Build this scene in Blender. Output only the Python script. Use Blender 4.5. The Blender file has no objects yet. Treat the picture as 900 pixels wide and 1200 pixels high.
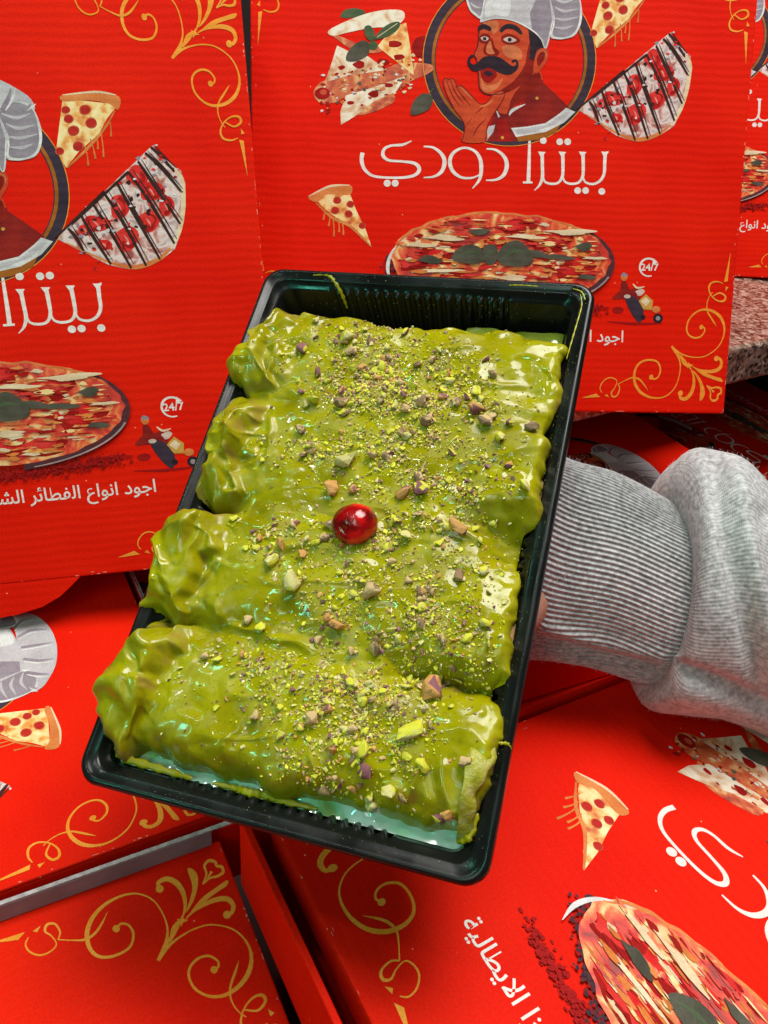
import bpy, bmesh, math, random
import numpy as np
from mathutils import Vector, Matrix
from mathutils.geometry import tessellate_polygon
random.seed(7); RNG = np.random.default_rng(11)
SC = bpy.context.scene; COL = SC.collection

# ------------------------------------------------------------------ camera frame
F = 960.0; S = 0.33; CAMH = 0.448; H = 1.0294
UP = np.array([.0801, -.8419, -.5337]); UP /= np.linalg.norm(UP)
FW = np.array([0, 0, 1.]) - UP * UP[2]; FW /= np.linalg.norm(FW)
RT = np.cross(FW, UP)
WB = np.stack([RT, FW, UP])                    # camera (x right, y down, z forward) -> world axes
def c2w(p): return WB @ np.asarray(p, float) + np.array([0, 0, CAMH])
def rayd(px, py): return np.array([(px - 450) / F, (py - 600) / F, 1.0])
def at_depth(px, py, z): return c2w(rayd(px, py) * z)
def on_height(px, py, h):
    d = WB @ rayd(px, py); k = (h - CAMH) / d[2]
    return d * k + np.array([0, 0, CAMH])

cam_d = bpy.data.cameras.new('camera'); cam = bpy.data.objects.new('camera', cam_d); COL.objects.link(cam)
cam_d.sensor_fit = 'HORIZONTAL'; cam_d.sensor_width = 36; cam_d.lens = 36 * F / 900
cam_d.clip_start = .01; cam_d.clip_end = 60
cm = np.eye(4); cm[:3, 0] = WB @ [1, 0, 0]; cm[:3, 1] = WB @ [0, -1, 0]; cm[:3, 2] = WB @ [0, 0, -1]; cm[:3, 3] = [0, 0, CAMH]
cam.matrix_world = Matrix(cm.tolist()); SC.camera = cam

# ------------------------------------------------------------------ world, lamps, exposure
w = bpy.data.worlds.new('World'); SC.world = w; w.use_nodes = True
bg = w.node_tree.nodes['Background']; bg.inputs[0].default_value = (.9, .95, 1, 1); bg.inputs[1].default_value = .075
def area(name, loc, target, sx, sy, power, col):
    l = bpy.data.lights.new(name, 'AREA'); l.shape = 'RECTANGLE'; l.size = sx; l.size_y = sy; l.energy = power; l.color = col
    o = bpy.data.objects.new(name, l); COL.objects.link(o); o.location = loc
    o.rotation_euler = (Vector(target) - Vector(loc)).to_track_quat('-Z', 'Y').to_euler(); return o
area('ceiling_lamp', (.27, .56, 1.80), (.0, .36, .15), .9, .9, 39, (1, .97, .92))
area('front_fill_light', (-.45, -1.1, 1.3), (0, .5, .2), .7, .5, 4.5, (1, .98, .95))  # soft fill added from the camera side, not a lamp of the shop
for i, (x, y) in enumerate(((-.62, .12), (-.78, .42), (-.40, .02))):
    area('spot_lamp', (x, y, 1.45), (0, .3, .25), .045, .045, .8, (1, .98, .93))
area('teal_glint_light', (-.20, -.32, .95), (0, .3, .26), .16, .022, .8, (.14, 1, .66))  # this and the next two: added only for teal glints on the sauce
area('teal_glint_light', (-.62, .36, .92), (0, .3, .26), .018, .14, .6, (.14, 1, .66))
area('teal_glint_light', (-.42, -.05, .42), (0, .3, .26), .02, .15, .45, (.14, 1, .66))
SC.view_settings.view_transform = 'Standard'; SC.view_settings.look = 'None'; SC.view_settings.exposure = 0; SC.view_settings.gamma = 1
SC.cycles.max_bounces = 8

# ------------------------------------------------------------------ helpers
def tag(o, label=None, cat=None, group=None, kind=None):
    if label: o['label'] = label
    if cat: o['category'] = cat
    if group: o['group'] = group
    if kind: o['kind'] = kind
    return o
def thing(name, label, cat, mat=None, group=None):
    o = bpy.data.objects.new(name, None); COL.objects.link(o); o.empty_display_size = .02
    if mat is not None: o.matrix_world = Matrix(np.asarray(mat).tolist())
    return tag(o, label, cat, group)
def mesh(name, verts, faces, mats, idx=None, parent=None, smooth=False, uv=None):
    me = bpy.data.meshes.new(name); me.from_pydata([tuple(map(float, v)) for v in verts], [], [tuple(f) for f in faces])
    for m in (mats if isinstance(mats, (list, tuple)) else [mats]): me.materials.append(m)
    if idx is not None: me.polygons.foreach_set('material_index', np.asarray(idx, dtype=np.int32))
    if smooth: me.polygons.foreach_set('use_smooth', np.ones(len(me.polygons), dtype=bool))
    if uv is not None:
        l = me.uv_layers.new(name='UVMap'); vi = np.empty(len(me.loops), dtype=np.int32); me.loops.foreach_get('vertex_index', vi)
        l.data.foreach_set('uv', np.asarray(uv, dtype=np.float32)[vi].ravel())
    me.update()
    o = bpy.data.objects.new(name, me); COL.objects.link(o)
    if parent: o.parent = parent
    return o
def boxv(x0, x1, y0, y1, z0, z1):
    v = [(x, y, z) for z in (z0, z1) for y in (y0, y1) for x in (x0, x1)]
    f = [(0, 2, 3, 1), (4, 5, 7, 6), (0, 1, 5, 4), (2, 6, 7, 3), (0, 4, 6, 2), (1, 3, 7, 5)]
    return v, f
class Multi:
    def __init__(s): s.v = []; s.f = []; s.m = []
    def add(s, v, f, m=0):
        n = len(s.v); s.v += list(v); s.f += [tuple(i + n for i in q) for q in f]; s.m += [m] * len(f)
    def box(s, *a, m=0): v, f = boxv(*a); s.add(v, f, m)
    def build(s, name, mats, parent=None, smooth=False): return mesh(name, s.v, s.f, mats, s.m, parent, smooth)
def bevel(o, wd=.001, seg=2):
    m = o.modifiers.new('bevel', 'BEVEL'); m.width = wd; m.segments = seg; m.limit_method = 'ANGLE'; m.angle_limit = math.radians(40); return o

# value noise on numpy arrays
def _hash(ix, iy, s):
    n = (ix.astype(np.int64) * 374761393 + iy.astype(np.int64) * 668265263 + s * 1442695041) & 0xffffffff
    n = ((n ^ (n >> 13)) * 1274126177) & 0xffffffff
    return ((n ^ (n >> 16)) & 0xffff) / 65535.0 * 2 - 1
def vnoise(x, y, s=0):
    ix = np.floor(x); iy = np.floor(y); fx = x - ix; fy = y - iy
    ux = fx ** 3 * (fx * (fx * 6 - 15) + 10); uy = fy ** 3 * (fy * (fy * 6 - 15) + 10)
    a = _hash(ix, iy, s); b = _hash(ix + 1, iy, s); c = _hash(ix, iy + 1, s); d = _hash(ix + 1, iy + 1, s)
    return (a * (1 - ux) + b * ux) * (1 - uy) + (c * (1 - ux) + d * ux) * uy
def fbm(x, y, s=0, o=4):
    r = 0; a = 1
    for k in range(o): r = r + a * vnoise(x * 2 ** k + 17.3 * k, y * 2 ** k - 9.1 * k, s + k); a *= .5
    return r
def sstep(a, b, x): t = np.clip((x - a) / (b - a), 0, 1); return t * t * (3 - 2 * t)

# ------------------------------------------------------------------ materials
def new_mat(name):
    m = bpy.data.materials.new(name); m.use_nodes = True; return m, m.node_tree.nodes, m.node_tree.links, m.node_tree.nodes['Principled BSDF']
def ramp(N, stops):
    r = N.new('ShaderNodeValToRGB'); e = r.color_ramp.elements
    while len(e) < len(stops): e.new(.5)
    for k, (p, c) in enumerate(stops): e[k].position = p; e[k].color = (*c, 1)
    return r
def noise_mat(name, stops, scale=20, detail=6, rough=.5, bump=0, bscale=80, spec=.5, coat=0, sss=0, dist=0, rough2=None, tex='NOISE'):
    m, N, L, p = new_mat(name)
    tc = N.new('ShaderNodeTexCoord'); n = N.new('ShaderNodeTexNoise'); n.inputs['Scale'].default_value = scale; n.inputs['Detail'].default_value = detail
    n.inputs['Distortion'].default_value = dist
    L.new(tc.outputs['Object'], n.inputs['Vector']); r = ramp(N, stops); L.new(n.outputs['Fac'], r.inputs[0]); L.new(r.outputs[0], p.inputs['Base Color'])
    p.inputs['Roughness'].default_value = rough; p.inputs['Specular IOR Level'].default_value = spec
    if coat: p.inputs['Coat Weight'].default_value = coat; p.inputs['Coat Roughness'].default_value = .06
    if sss: p.inputs['Subsurface Weight'].default_value = sss; p.inputs['Subsurface Radius'].default_value = (.004, .003, .001); p.inputs['Subsurface Scale'].default_value = .6
    if rough2 is not None:
        mr = N.new('ShaderNodeMapRange'); mr.inputs[3].default_value = rough; mr.inputs[4].default_value = rough2
        L.new(n.outputs['Fac'], mr.inputs[0]); L.new(mr.outputs[0], p.inputs['Roughness'])
    if bump:
        b = N.new('ShaderNodeBump'); b.inputs['Strength'].default_value = bump; b.inputs['Distance'].default_value = .001
        n2 = N.new('ShaderNodeTexNoise'); n2.inputs['Scale'].default_value = bscale; n2.inputs['Detail'].default_value = 4
        L.new(tc.outputs['Object'], n2.inputs['Vector']); L.new(n2.outputs['Fac'], b.inputs['Height']); L.new(b.outputs[0], p.inputs['Normal'])
    return m
def board_mat(name, c1, c2, speck=(.9, .35, .2), flute=.05, speckle=1.0, rough=.6, scale=14):
    """printed corrugated board: faint flutes, mottled ink and tiny pale pinholes in the ink"""
    m, N, L, p = new_mat(name); tc = N.new('ShaderNodeTexCoord')
    n = N.new('ShaderNodeTexNoise'); n.inputs['Scale'].default_value = scale; n.inputs['Detail'].default_value = 8; L.new(tc.outputs['Object'], n.inputs['Vector'])
    r = ramp(N, ((.3, c1), (.7, c2))); L.new(n.outputs['Fac'], r.inputs[0])
    g = N.new('ShaderNodeTexNoise'); g.inputs['Scale'].default_value = 900; g.inputs['Detail'].default_value = 2; L.new(tc.outputs['Object'], g.inputs['Vector'])
    gm = N.new('ShaderNodeMix'); gm.data_type = 'RGBA'; gm.blend_type = 'MULTIPLY'; gm.inputs[0].default_value = .5
    gr = ramp(N, ((.3, (.72, .72, .72)), (.7, (1.1, 1.1, 1.1)))); L.new(g.outputs['Fac'], gr.inputs[0]); L.new(r.outputs[0], gm.inputs[6]); L.new(gr.outputs[0], gm.inputs[7])
    v = N.new('ShaderNodeTexVoronoi'); v.inputs['Scale'].default_value = 130; L.new(tc.outputs['Object'], v.inputs['Vector'])
    vr = ramp(N, ((.035, (speckle, speckle, speckle)), (.06, (0, 0, 0)))); L.new(v.outputs['Distance'], vr.inputs[0])
    gate = N.new('ShaderNodeMath'); gate.operation = 'GREATER_THAN'; gate.inputs[1].default_value = .8; sp = N.new('ShaderNodeSeparateColor'); L.new(v.outputs['Color'], sp.inputs[0]); L.new(sp.outputs[0], gate.inputs[0])
    mu = N.new('ShaderNodeMath'); mu.operation = 'MULTIPLY'; L.new(vr.outputs[0], mu.inputs[0]); L.new(gate.outputs[0], mu.inputs[1])
    mx = N.new('ShaderNodeMix'); mx.data_type = 'RGBA'; L.new(mu.outputs[0], mx.inputs[0]); L.new(gm.outputs[2], mx.inputs[6]); mx.inputs[7].default_value = (*speck, 1)
    L.new(mx.outputs[2], p.inputs['Base Color']); p.inputs['Roughness'].default_value = rough; p.inputs['Specular IOR Level'].default_value = .06
    wv = N.new('ShaderNodeTexWave'); wv.bands_direction = 'Y'; wv.inputs['Scale'].default_value = 64; wv.inputs['Distortion'].default_value = 2.5; wv.inputs['Detail'].default_value = 2; wv.inputs['Detail Scale'].default_value = .6
    L.new(tc.outputs['Object'], wv.inputs['Vector'])
    b = N.new('ShaderNodeBump'); b.inputs['Strength'].default_value = flute; b.inputs['Distance'].default_value = .002; L.new(wv.outputs['Fac'], b.inputs['Height'])
    b2 = N.new('ShaderNodeBump'); b2.inputs['Strength'].default_value = .12; b2.inputs['Distance'].default_value = .0006; L.new(g.outputs['Fac'], b2.inputs['Height']); L.new(b.outputs[0], b2.inputs['Normal'])
    L.new(b2.outputs[0], p.inputs['Normal']); return m
RED = board_mat('red_printed_board', (.68, .0065, .0008), (.78, .013, .0012))
RAW = noise_mat('raw_board_edge', ((.35, (.30, .26, .27)), (.65, (.48, .43, .44))), 300, 4, .85)
GREY = noise_mat('grey_board_inside', ((.3, (.17, .135, .155)), (.7, (.27, .22, .25))), 60, 8, .85, .15, 300)
CORE = noise_mat('maroon_box_inside', ((.3, (.06, .006, .008)), (.7, (.10, .012, .012))), 60, 6, .8)
def ink(name, c, c2=None, scale=70): return board_mat(name, c, c2 or tuple(x * .6 for x in c), tuple(min(1, x * 1.3) for x in c), .05, .5, scale=scale)
INK = dict(
    white=ink('white_ink', (.80, .72, .69), (.74, .64, .60)), gold=ink('orange_gold_ink', (.80, .25, .02), (.86, .33, .05)), ring=ink('slate_ink', (.055, .035, .055)),
    bronze=ink('bronze_ink', (.42, .13, .02)), deep=ink('deep_red_ink', (.42, .012, .01)), skin=ink('skin_ink', (.60, .075, .025), (.46, .045, .016)),
    skinlight=ink('light_skin_ink', (.74, .19, .075)), skindark=ink('shaded_skin_ink', (.28, .014, .008)), hair=ink('dark_hair_ink', (.035, .02, .03)),
    hat=ink('hat_ink', (.52, .48, .50), (.42, .37, .40)), hatdark=ink('hat_fold_ink', (.24, .19, .23), (.30, .25, .29)), hatlight=ink('hat_edge_ink', (.78, .74, .74)),
    coat=ink('chef_coat_ink', (.30, .018, .012), (.16, .01, .012)), lips=ink('lips_ink', (.36, .008, .008)), crust=ink('crust_ink', (.72, .26, .08), (.55, .13, .03)), cream=ink('cream_ink', (.78, .62, .42), (.66, .46, .28)),
    pepperoni=ink('pepperoni_ink', (.40, .015, .012), (.52, .03, .02)), pepred=ink('pepperoni_edge_ink', (.62, .10, .05)), choc=ink('chocolate_ink', (.05, .02, .018)), berry=ink('strawberry_ink', (.62, .012, .014), (.70, .05, .04)),
    berrylight=ink('strawberry_heart_ink', (.82, .28, .22)), leaf=ink('basil_ink', (.05, .09, .035), (.10, .12, .07)), leafdark=ink('dark_basil_ink', (.055, .05, .035), (.11, .10, .075)), drip=ink('drip_ink', (.75, .22, .05)), tomato=ink('tomato_ink', (.40, .01, .008)),
    plate=ink('plate_ink', (.10, .025, .03), (.07, .03, .04)), shade=ink('printed_shade_ink', (.36, .008, .008), (.30, .008, .008)), rim=ink('plate_rim_ink', (.5, .36, .36)),
    yellow=ink('scooter_box_ink', (.68, .36, .07)), pale=ink('rider_ink', (.70, .52, .45)))
INK['cheese'] = noise_mat('printed_cheese', ((.30, (.50, .06, .015)), (.44, (.75, .30, .05)), (.52, (.80, .52, .20)), (.66, (.86, .66, .34))), 150, 3, .5, .1, 300)
INK['pizza'] = noise_mat('printed_pizza_top', ((.28, (.14, .03, .02)), (.37, (.46, .012, .006)), (.47, (.66, .03, .008)), (.55, (.74, .14, .03)), (.62, (.80, .42, .16)), (.72, (.78, .60, .34))), 60, 8, .5, .1, 300, dist=1.6)
INK['bread'] = noise_mat('printed_flatbread', ((.28, (.40, .10, .03)), (.40, (.62, .34, .18)), (.52, (.76, .64, .50)), (.7, (.82, .74, .62))), 90, 6, .5, .1, 300, dist=.6)
INK['cakecream'] = noise_mat('printed_cream_cake', ((.30, (.28, .03, .025)), (.42, (.48, .18, .15)), (.54, (.72, .56, .54)), (.66, (.40, .26, .25))), 130, 5, .5, .1, 300, dist=.8)
INK['filling'] = noise_mat('printed_filling', ((.30, (.14, .03, .012)), (.42, (.45, .05, .015)), (.55, (.58, .12, .03)), (.68, (.70, .38, .16))), 110, 6, .5, .1, 300, dist=1)

# ------------------------------------------------------------------ artwork shared by every box
POSE = dict(
    B=([[.9983, .0158, .0570], [.0064, -.9868, .1616], [.0588, -.1609, -.9852]], [-.2694, -.2174, 1.6978]),
    A=([[.9815, -.0606, .1818], [-.0900, -.9833, .1581], [.1692, -.1715, -.9705]], [-1.1685, .1750, 1.4112]),
    G=([[.4799, .8738, .0784], [.4998, -.1988, -.8430], [-.7211, .4437, -.5322]], [-.1471, .3976, 1.0617]),
    E=([[.4693, .8792, .0824], [.5074, -.1921, -.8400], [-.7227, .4360, -.5362]], [-1.6145, .1390, 1.5121]),
    F=([[.8876, -.4538, .0795], [-.1835, -.5065, -.8425], [.4226, .7332, -.5328]], [-.6632, 1.1894, .0329]))
def pose_mat(M, t):
    m = np.eye(4); q = WB @ np.array(M)
    u, _, vt = np.linalg.svd(q); m[:3, :3] = u @ vt; m[:3, 3] = c2w(np.array(t) * S); return m
def unproj(k, px, py):
    M, t = np.array(POSE[k][0]), np.array(POSE[k][1]); d = rayd(px, py); n = M[:, 2]
    p = d * (n @ t) / (n @ d) - t; return (p @ M[:, 0], p @ M[:, 1])
def frame(k, ox, oy, s): return lambda x, y: unproj(k, ox + x * s, oy + y * s)
c7 = frame('B', 490, 0, .26667); c8 = frame('B', 420, 150, .3443); c4 = frame('B', 290, 0, .34444); c6 = frame('B', 600, 300, 1 / 3)
c1 = frame('A', 0, 0, .35); c2 = frame('A', 0, 400, .35); c3 = frame('F', 0, 800, .38889)

def spline(pts, closed=False, n=6):
    P = [np.array(p, float) for p in pts]; out = []
    m = len(P); rng = range(m if closed else m - 1)
    for i in rng:
        p1, p2 = P[i], P[(i + 1) % m]
        p0 = P[i - 1] if (closed or i > 0) else p1; p3 = P[(i + 2) % m] if (closed or i + 2 < m) else p2
        for k in range(n):
            t = k / n
            out.append(.5 * ((2 * p1) + (-p0 + p2) * t + (2 * p0 - 5 * p1 + 4 * p2 - p3) * t * t + (-p0 + 3 * p1 - 3 * p2 + p3) * t ** 3))
    if not closed: out.append(P[-1])
    return out
class Print:
    """one flat printed motif: inked outlines in design units, stacked in thin layers"""
    def __init__(s, to): s.to = to; s.v = []; s.f = []; s.m = []; s.mats = []
    def _mi(s, c):
        if c not in s.mats: s.mats.append(c)
        return s.mats.index(c)
    def _raw(s, pts, faces, c, layer, to=None):
        n = len(s.v); to = to or s.to
        s.k = getattr(s, 'k', 0) + 1
        for q_, (x, y) in enumerate(pts): a, b = to(x, y); s.v.append((a * S, b * S, .00012 + layer * .00004 + s.k * .0000012 + (q_ % (len(pts) // 2 + 1)) * 1.2e-8))
        s.f += [tuple(i + n for i in q) for q in faces]; s.m += [s._mi(c)] * len(faces)
    def fill(s, pts, c, layer=0, smooth=True, to=None):
        if smooth: pts = spline(pts, True, 4)
        tris = tessellate_polygon([[Vector((p[0], p[1], 0)) for p in pts]])
        s._raw([(p[0], p[1]) for p in pts], tris, c, layer, to); return s
    def disc(s, x, y, r, c, layer=0, ry=None, n=20, to=None, wob=0):
        ry = ry or r; ph = random.random() * 6
        pts = [(x + math.cos(2 * math.pi * k / n) * r * (1 + wob * math.sin(3 * k * 6.283 / n + ph)), y + math.sin(2 * math.pi * k / n) * ry * (1 + wob * math.sin(2 * k * 6.283 / n + ph))) for k in range(n)]
        return s._raw(pts, [tuple(range(n))], c, layer, to) or s
    def stroke(s, pts, wd, c, layer=0, blob=0, to=None, caps=False, n=6):
        wd = list(wd) if isinstance(wd, (list, tuple)) else [wd] * len(pts)
        if len(wd) != len(pts): wd = list(np.interp(np.linspace(0, 1, len(pts)), np.linspace(0, 1, len(wd)), wd))
        q = spline([(*p, a) for p, a in zip(pts, wd)], False, n); L = []; R = []
        for i, p in enumerate(q):
            a = q[max(i - 1, 0)]; b = q[min(i + 1, len(q) - 1)]; d = (b - a)[:2]; l = np.linalg.norm(d) or 1; nn = np.array([-d[1], d[0]]) / l
            L.append(p[:2] + nn * p[2] / 2); R.append(p[:2] - nn * p[2] / 2)
        k = len(q); s._raw(L + R, [(i, i + 1, k + i + 1, k + i) for i in range(k - 1)], c, layer, to)
        if blob: s.disc(pts[-1][0], pts[-1][1], blob, c, layer + .3, to=to)
        if caps:
            s.disc(pts[0][0], pts[0][1], wd[0] / 2, c, layer + .3, to=to); s.disc(pts[-1][0], pts[-1][1], wd[-1] / 2, c, layer + .3, to=to)
        return s
    def build(s, name): return (name, s)
FONT_OBJ = bpy.data.curves.new('lettering', 'FONT')
def text_outline(body, bold=0.0):
    cu = FONT_OBJ; cu.body = body; cu.size = 1; cu.offset = bold; cu.resolution_u = 3
    o = bpy.data.objects.new('lettering', cu); COL.objects.link(o); dg = bpy.context.evaluated_depsgraph_get(); dg.update()
    me = bpy.data.meshes.new_from_object(o.evaluated_get(dg)); v = [(a.co.x, a.co.y) for a in me.vertices]; f = [tuple(p.vertices) for p in me.polygons]
    bpy.data.objects.remove(o); bpy.data.meshes.remove(me); return v, f
AR = {'ا': 'FE8D FE8E', 'ب': 'FE8F FE90 FE91 FE92', 'ت': 'FE95 FE96 FE97 FE98', 'ج': 'FE9D FE9E FE9F FEA0', 'د': 'FEA9 FEAA', 'ر': 'FEAD FEAE', 'ز': 'FEAF FEB0', 'ش': 'FEB5 FEB6 FEB7 FEB8', 'ط': 'FEC1 FEC2 FEC3 FEC4',
      'ع': 'FEC9 FECA FECB FECC', 'ف': 'FED1 FED2 FED3 FED4', 'ق': 'FED5 FED6 FED7 FED8', 'ل': 'FEDD FEDE FEDF FEE0', 'ن': 'FEE5 FEE6 FEE7 FEE8', 'و': 'FEED FEEE', 'ة': 'FE93 FE94', 'ي': 'FEF1 FEF2 FEF3 FEF4', 'ئ': 'FE89 FE8A FE8B FE8C', 'ﻻ': 'FEFB FEFC'}
AR = {k: [chr(int(c, 16)) for c in v.split()] for k, v in AR.items()}
def shape_arabic(t):
    t = t.replace('لا', 'ﻻ'); out = []
    for i, ch in enumerate(t):
        if ch == ' ': out.append(' '); continue
        prev = i > 0 and t[i - 1] in AR and len(AR[t[i - 1]]) == 4; nxt = i + 1 < len(t) and t[i + 1] in AR and len(AR[ch]) == 4
        out.append(AR[ch][(3 if nxt else 1) if prev else (2 if nxt else 0)])
    return ''.join(reversed(out))

PRINTS = []
def done(p, name): PRINTS.append((name, p))
# --- corner scrollwork (left half traced, mirrored about the corner diagonal)
def corner_print(cx, cy):
    def flip(a, b): a, b = 1 - a, H - b; return (a if cx == 0 else 1 - a, b if cy == 0 else H - b)
    to = lambda x, y: flip(*c3(x, y)); ta = lambda x, y: flip(*c1(x, y))
    p = Print(None)
    p.stroke([(477, 838), (503, 770), (500, 720), (470, 665), (430, 640), (385, 638), (330, 660), (285, 700), (263, 750), (268, 795), (290, 822), (322, 828), (360, 818), (393, 795), (402, 758), (388, 732), (365, 727), (350, 742)],
             [10, 9, 5, 5, 5, 6, 9, 12, 14, 13, 11, 9, 8, 8, 8, 7, 7, 8], 'gold', 0, 11, to)
    p.stroke([(477, 838), (508, 795), (545, 765), (590, 741), (640, 730), (700, 743), (740, 778), (757, 822), (750, 872), (720, 915), (675, 943), (630, 945), (590, 925), (570, 890), (573, 858), (597, 832), (628, 824), (655, 838), (658, 856), (645, 866)],
             [10, 9, 6, 5, 5, 5, 7, 10, 14, 13, 11, 9, 8, 8, 8, 8, 8, 7, 7, 8], 'gold', .1, 11, to)
    p.fill([(472, 840), (490, 795), (507, 762), (514, 775), (500, 805)], 'gold', .15, False, to)
    p.stroke([(550, 712), (558, 672), (551, 632), (530, 603), (502, 592), (477, 604), (481, 622)], [3, 10, 15, 17, 15, 12, 12], 'gold', .3, 12, to)
    p.stroke([(560, 712), (590, 684), (640, 658), (682, 652), (702, 670), (699, 692), (684, 700)], [3, 9, 14, 16, 14, 12, 12], 'gold', .35, 12, to)
    p.fill([(559, 694), (574, 650), (579, 610), (565, 562), (585, 566), (597, 590), (592, 632), (578, 668)], 'gold', .4, to=to)
    p.fill([(574, 694), (606, 652), (640, 626), (684, 596), (684, 612), (660, 628), (628, 652), (598, 680)], 'gold', .45, to=to)
    p.stroke([(611, 608), (622, 578), (616, 552), (630, 537), (648, 541), (653, 553), (668, 556), (672, 572), (655, 584), (632, 590), (611, 608)], [4, 6, 7, 9, 9, 8, 9, 9, 8, 6, 4], 'gold', .5, 0, to)
    p.stroke([(624, 592), (638, 570)], [3, 9], 'gold', .55, 0, to)
    p.stroke([(512, 782), (527, 742), (545, 712)], [5, 20, 4], 'gold', .6, 0, to); p.fill([(532, 712), (545, 714), (547, 700), (553, 712), (568, 716), (552, 724), (545, 738), (542, 722)], 'gold', .7, False, to)
    p.stroke([(325, 690), (305, 730), (285, 757), (255, 775), (215, 777), (175, 775)], [1, 7, 8, 7, 4, 4], 'gold', .8, 0, to)
    p.stroke([(720, 838), (708, 875), (693, 925), (700, 965), (722, 995), (742, 1008)], [1, 8, 7, 5, 4, 4], 'gold', .85, 0, to)
    p.stroke([(175, 776), (181, 752), (165, 728), (142, 730), (136, 750), (156, 765), (170, 790), (150, 812), (120, 822), (90, 812), (77, 790), (86, 768)], [4, 6, 7, 8, 7, 5, 4, 5, 6, 6, 5, 3], 'gold', .9, 0, to)
    p.fill([(123, 733), (98, 750), (112, 753)], 'gold', 1, False, to); p.fill([(76, 752), (0, 776), (-25, 786), (55, 776)], 'gold', 1, False, to)
    p.stroke([(752, 408), (783, 424), (806, 410), (800, 392), (776, 391), (750, 410), (738, 440), (748, 464), (775, 470), (797, 462)], [4, 6, 8, 8, 6, 5, 6, 7, 6, 3], 'gold', 1.1, 0, ta)
    p.fill([(806, 430), (819, 447), (808, 451)], 'gold', 1.2, False, ta); p.fill([(801, 468), (816, 472), (829, 592)], 'gold', 1.2, False, ta)
    return p
for cx in (0, 1):
    for cy in (0, 1): done(corner_print(cx, cy), 'printed_scrollwork')

# --- round emblem with the chef
p = Print(c7); R0 = 379; CX, CY = 401, 262
def arc(r, a0, a1, n=60): return [(CX + r * math.cos(math.radians(a0 + (a1 - a0) * k / n)), CY + r * math.sin(math.radians(a0 + (a1 - a0) * k / n))) for k in range(n + 1)]
p.stroke(arc(R0 - 19, -290, 68), 38, 'ring', 0, n=1); p.stroke(arc(R0 - 44, -292, 66), 14, 'bronze', .3, n=1); p.stroke(arc(R0 - 52, -292, 66), 4, 'ring', .5, n=1); p.stroke(arc(R0 + 1, -290, 68), 3, 'gold', .6, n=1)
p.fill([(345, 480), (395, 500), (520, 400), (545, 360), (600, 410), (662, 470), (640, 505), (560, 545), (420, 565), (405, 545), (430, 605), (430, 622), (300, 622), (312, 560)], 'coat', 1, False)
p.fill([(430, 600), (560, 580), (630, 535), (605, 585), (520, 616), (440, 622)], 'bronze', 1.2, False)
p.fill([(408, 563), (480, 556), (560, 541), (620, 500), (650, 474), (690, 492), (640, 540), (560, 580), (430, 602)], 'hatlight', 1.5, False)
p.fill([(425, 570), (560, 552), (645, 492), (672, 494), (600, 548), (500, 582), (432, 594)], 'hat', 1.7, False)
p.fill([(350, 485), (372, 410), (500, 300), (545, 335), (525, 400), (440, 452), (392, 500)], 'skin', 1.4); p.fill([(430, 400), (515, 320), (540, 340), (520, 400), (440, 450), (400, 470)], 'skindark', 1.6)
p.stroke([(543, 350), (530, 395), (470, 430), (410, 470), (393, 508)], [14, 12, 10, 10, 12], 'coat', 1.9); p.stroke([(400, 508), (415, 485), (470, 458)], [4, 14, 3], 'hatlight', 2.0); p.stroke([(342, 482), (356, 515)], [4, 9], 'hatlight', 2.0)
p.fill([(345, 530), (388, 520), (396, 560), (412, 622), (350, 622)], 'deep', 2.1, False); p.fill([(310, 556), (338, 548), (330, 580), (298, 622), (296, 590)], 'hat', 2.0, False)
for q in ((522, 432), (370, 605)): p.disc(*q, 7, 'yellow', 2.3)
p.fill([(282, 92), (266, 150), (262, 200), (246, 238), (256, 262), (262, 300), (266, 345), (270, 385), (288, 408), (320, 416), (375, 412), (430, 388), (480, 352), (508, 315), (518, 265), (508, 190), (490, 140), (430, 95), (350, 80)], 'skin', 2.2)
p.fill([(508, 200), (518, 265), (506, 318), (480, 352), (430, 388), (380, 410), (330, 417), (400, 372), (440, 332), (470, 280), (478, 230), (490, 190)], 'skindark', 2.4)
p.fill([(275, 340), (300, 375), (345, 365), (372, 345), (350, 385), (312, 405), (282, 392)], 'skinlight', 2.5)
p.fill([(285, 100), (345, 92), (352, 128), (330, 150), (320, 128), (300, 112)], 'skinlight', 2.5); p.fill([(370, 205), (420, 200), (455, 225), (450, 262), (410, 258), (378, 240)], 'skinlight', 2.5)
p.fill([(482, 118), (520, 150), (566, 205), (548, 214), (520, 235), (507, 266), (487, 258), (492, 205)], 'hair', 2.7, False)
p.fill([(514, 250), (524, 222), (550, 211), (571, 225), (568, 262), (550, 292), (530, 318), (508, 318), (507, 285)], 'skin', 2.8); p.fill([(524, 250), (540, 230), (556, 235), (552, 262), (532, 290), (522, 280)], 'skindark', 3.0); p.stroke([(526, 238), (545, 222), (562, 232), (560, 258)], [3, 6, 6, 3], 'skinlight', 3.1)
p.fill([(296, 190), (322, 168), (336, 205), (356, 232), (338, 250), (300, 244), (286, 226)], 'skindark', 2.7); p.fill([(302, 200), (318, 180), (326, 215), (336, 235), (312, 238), (298, 226)], 'skinlight', 2.9)
p.fill([(264, 117), (290, 106), (320, 122), (316, 137), (288, 128), (265, 137)], 'hair', 3.0); p.fill([(358, 130), (388, 106), (430, 112), (457, 142), (450, 152), (420, 132), (388, 128), (366, 144)], 'hair', 3.0)
p.fill([(268, 162), (290, 148), (316, 158), (310, 186), (286, 192), (268, 180)], 'skindark', 2.8); p.fill([(274, 168), (292, 160), (310, 170), (292, 182)], 'pale', 3.1); p.disc(292, 171, 8, 'hair', 3.3)
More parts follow.
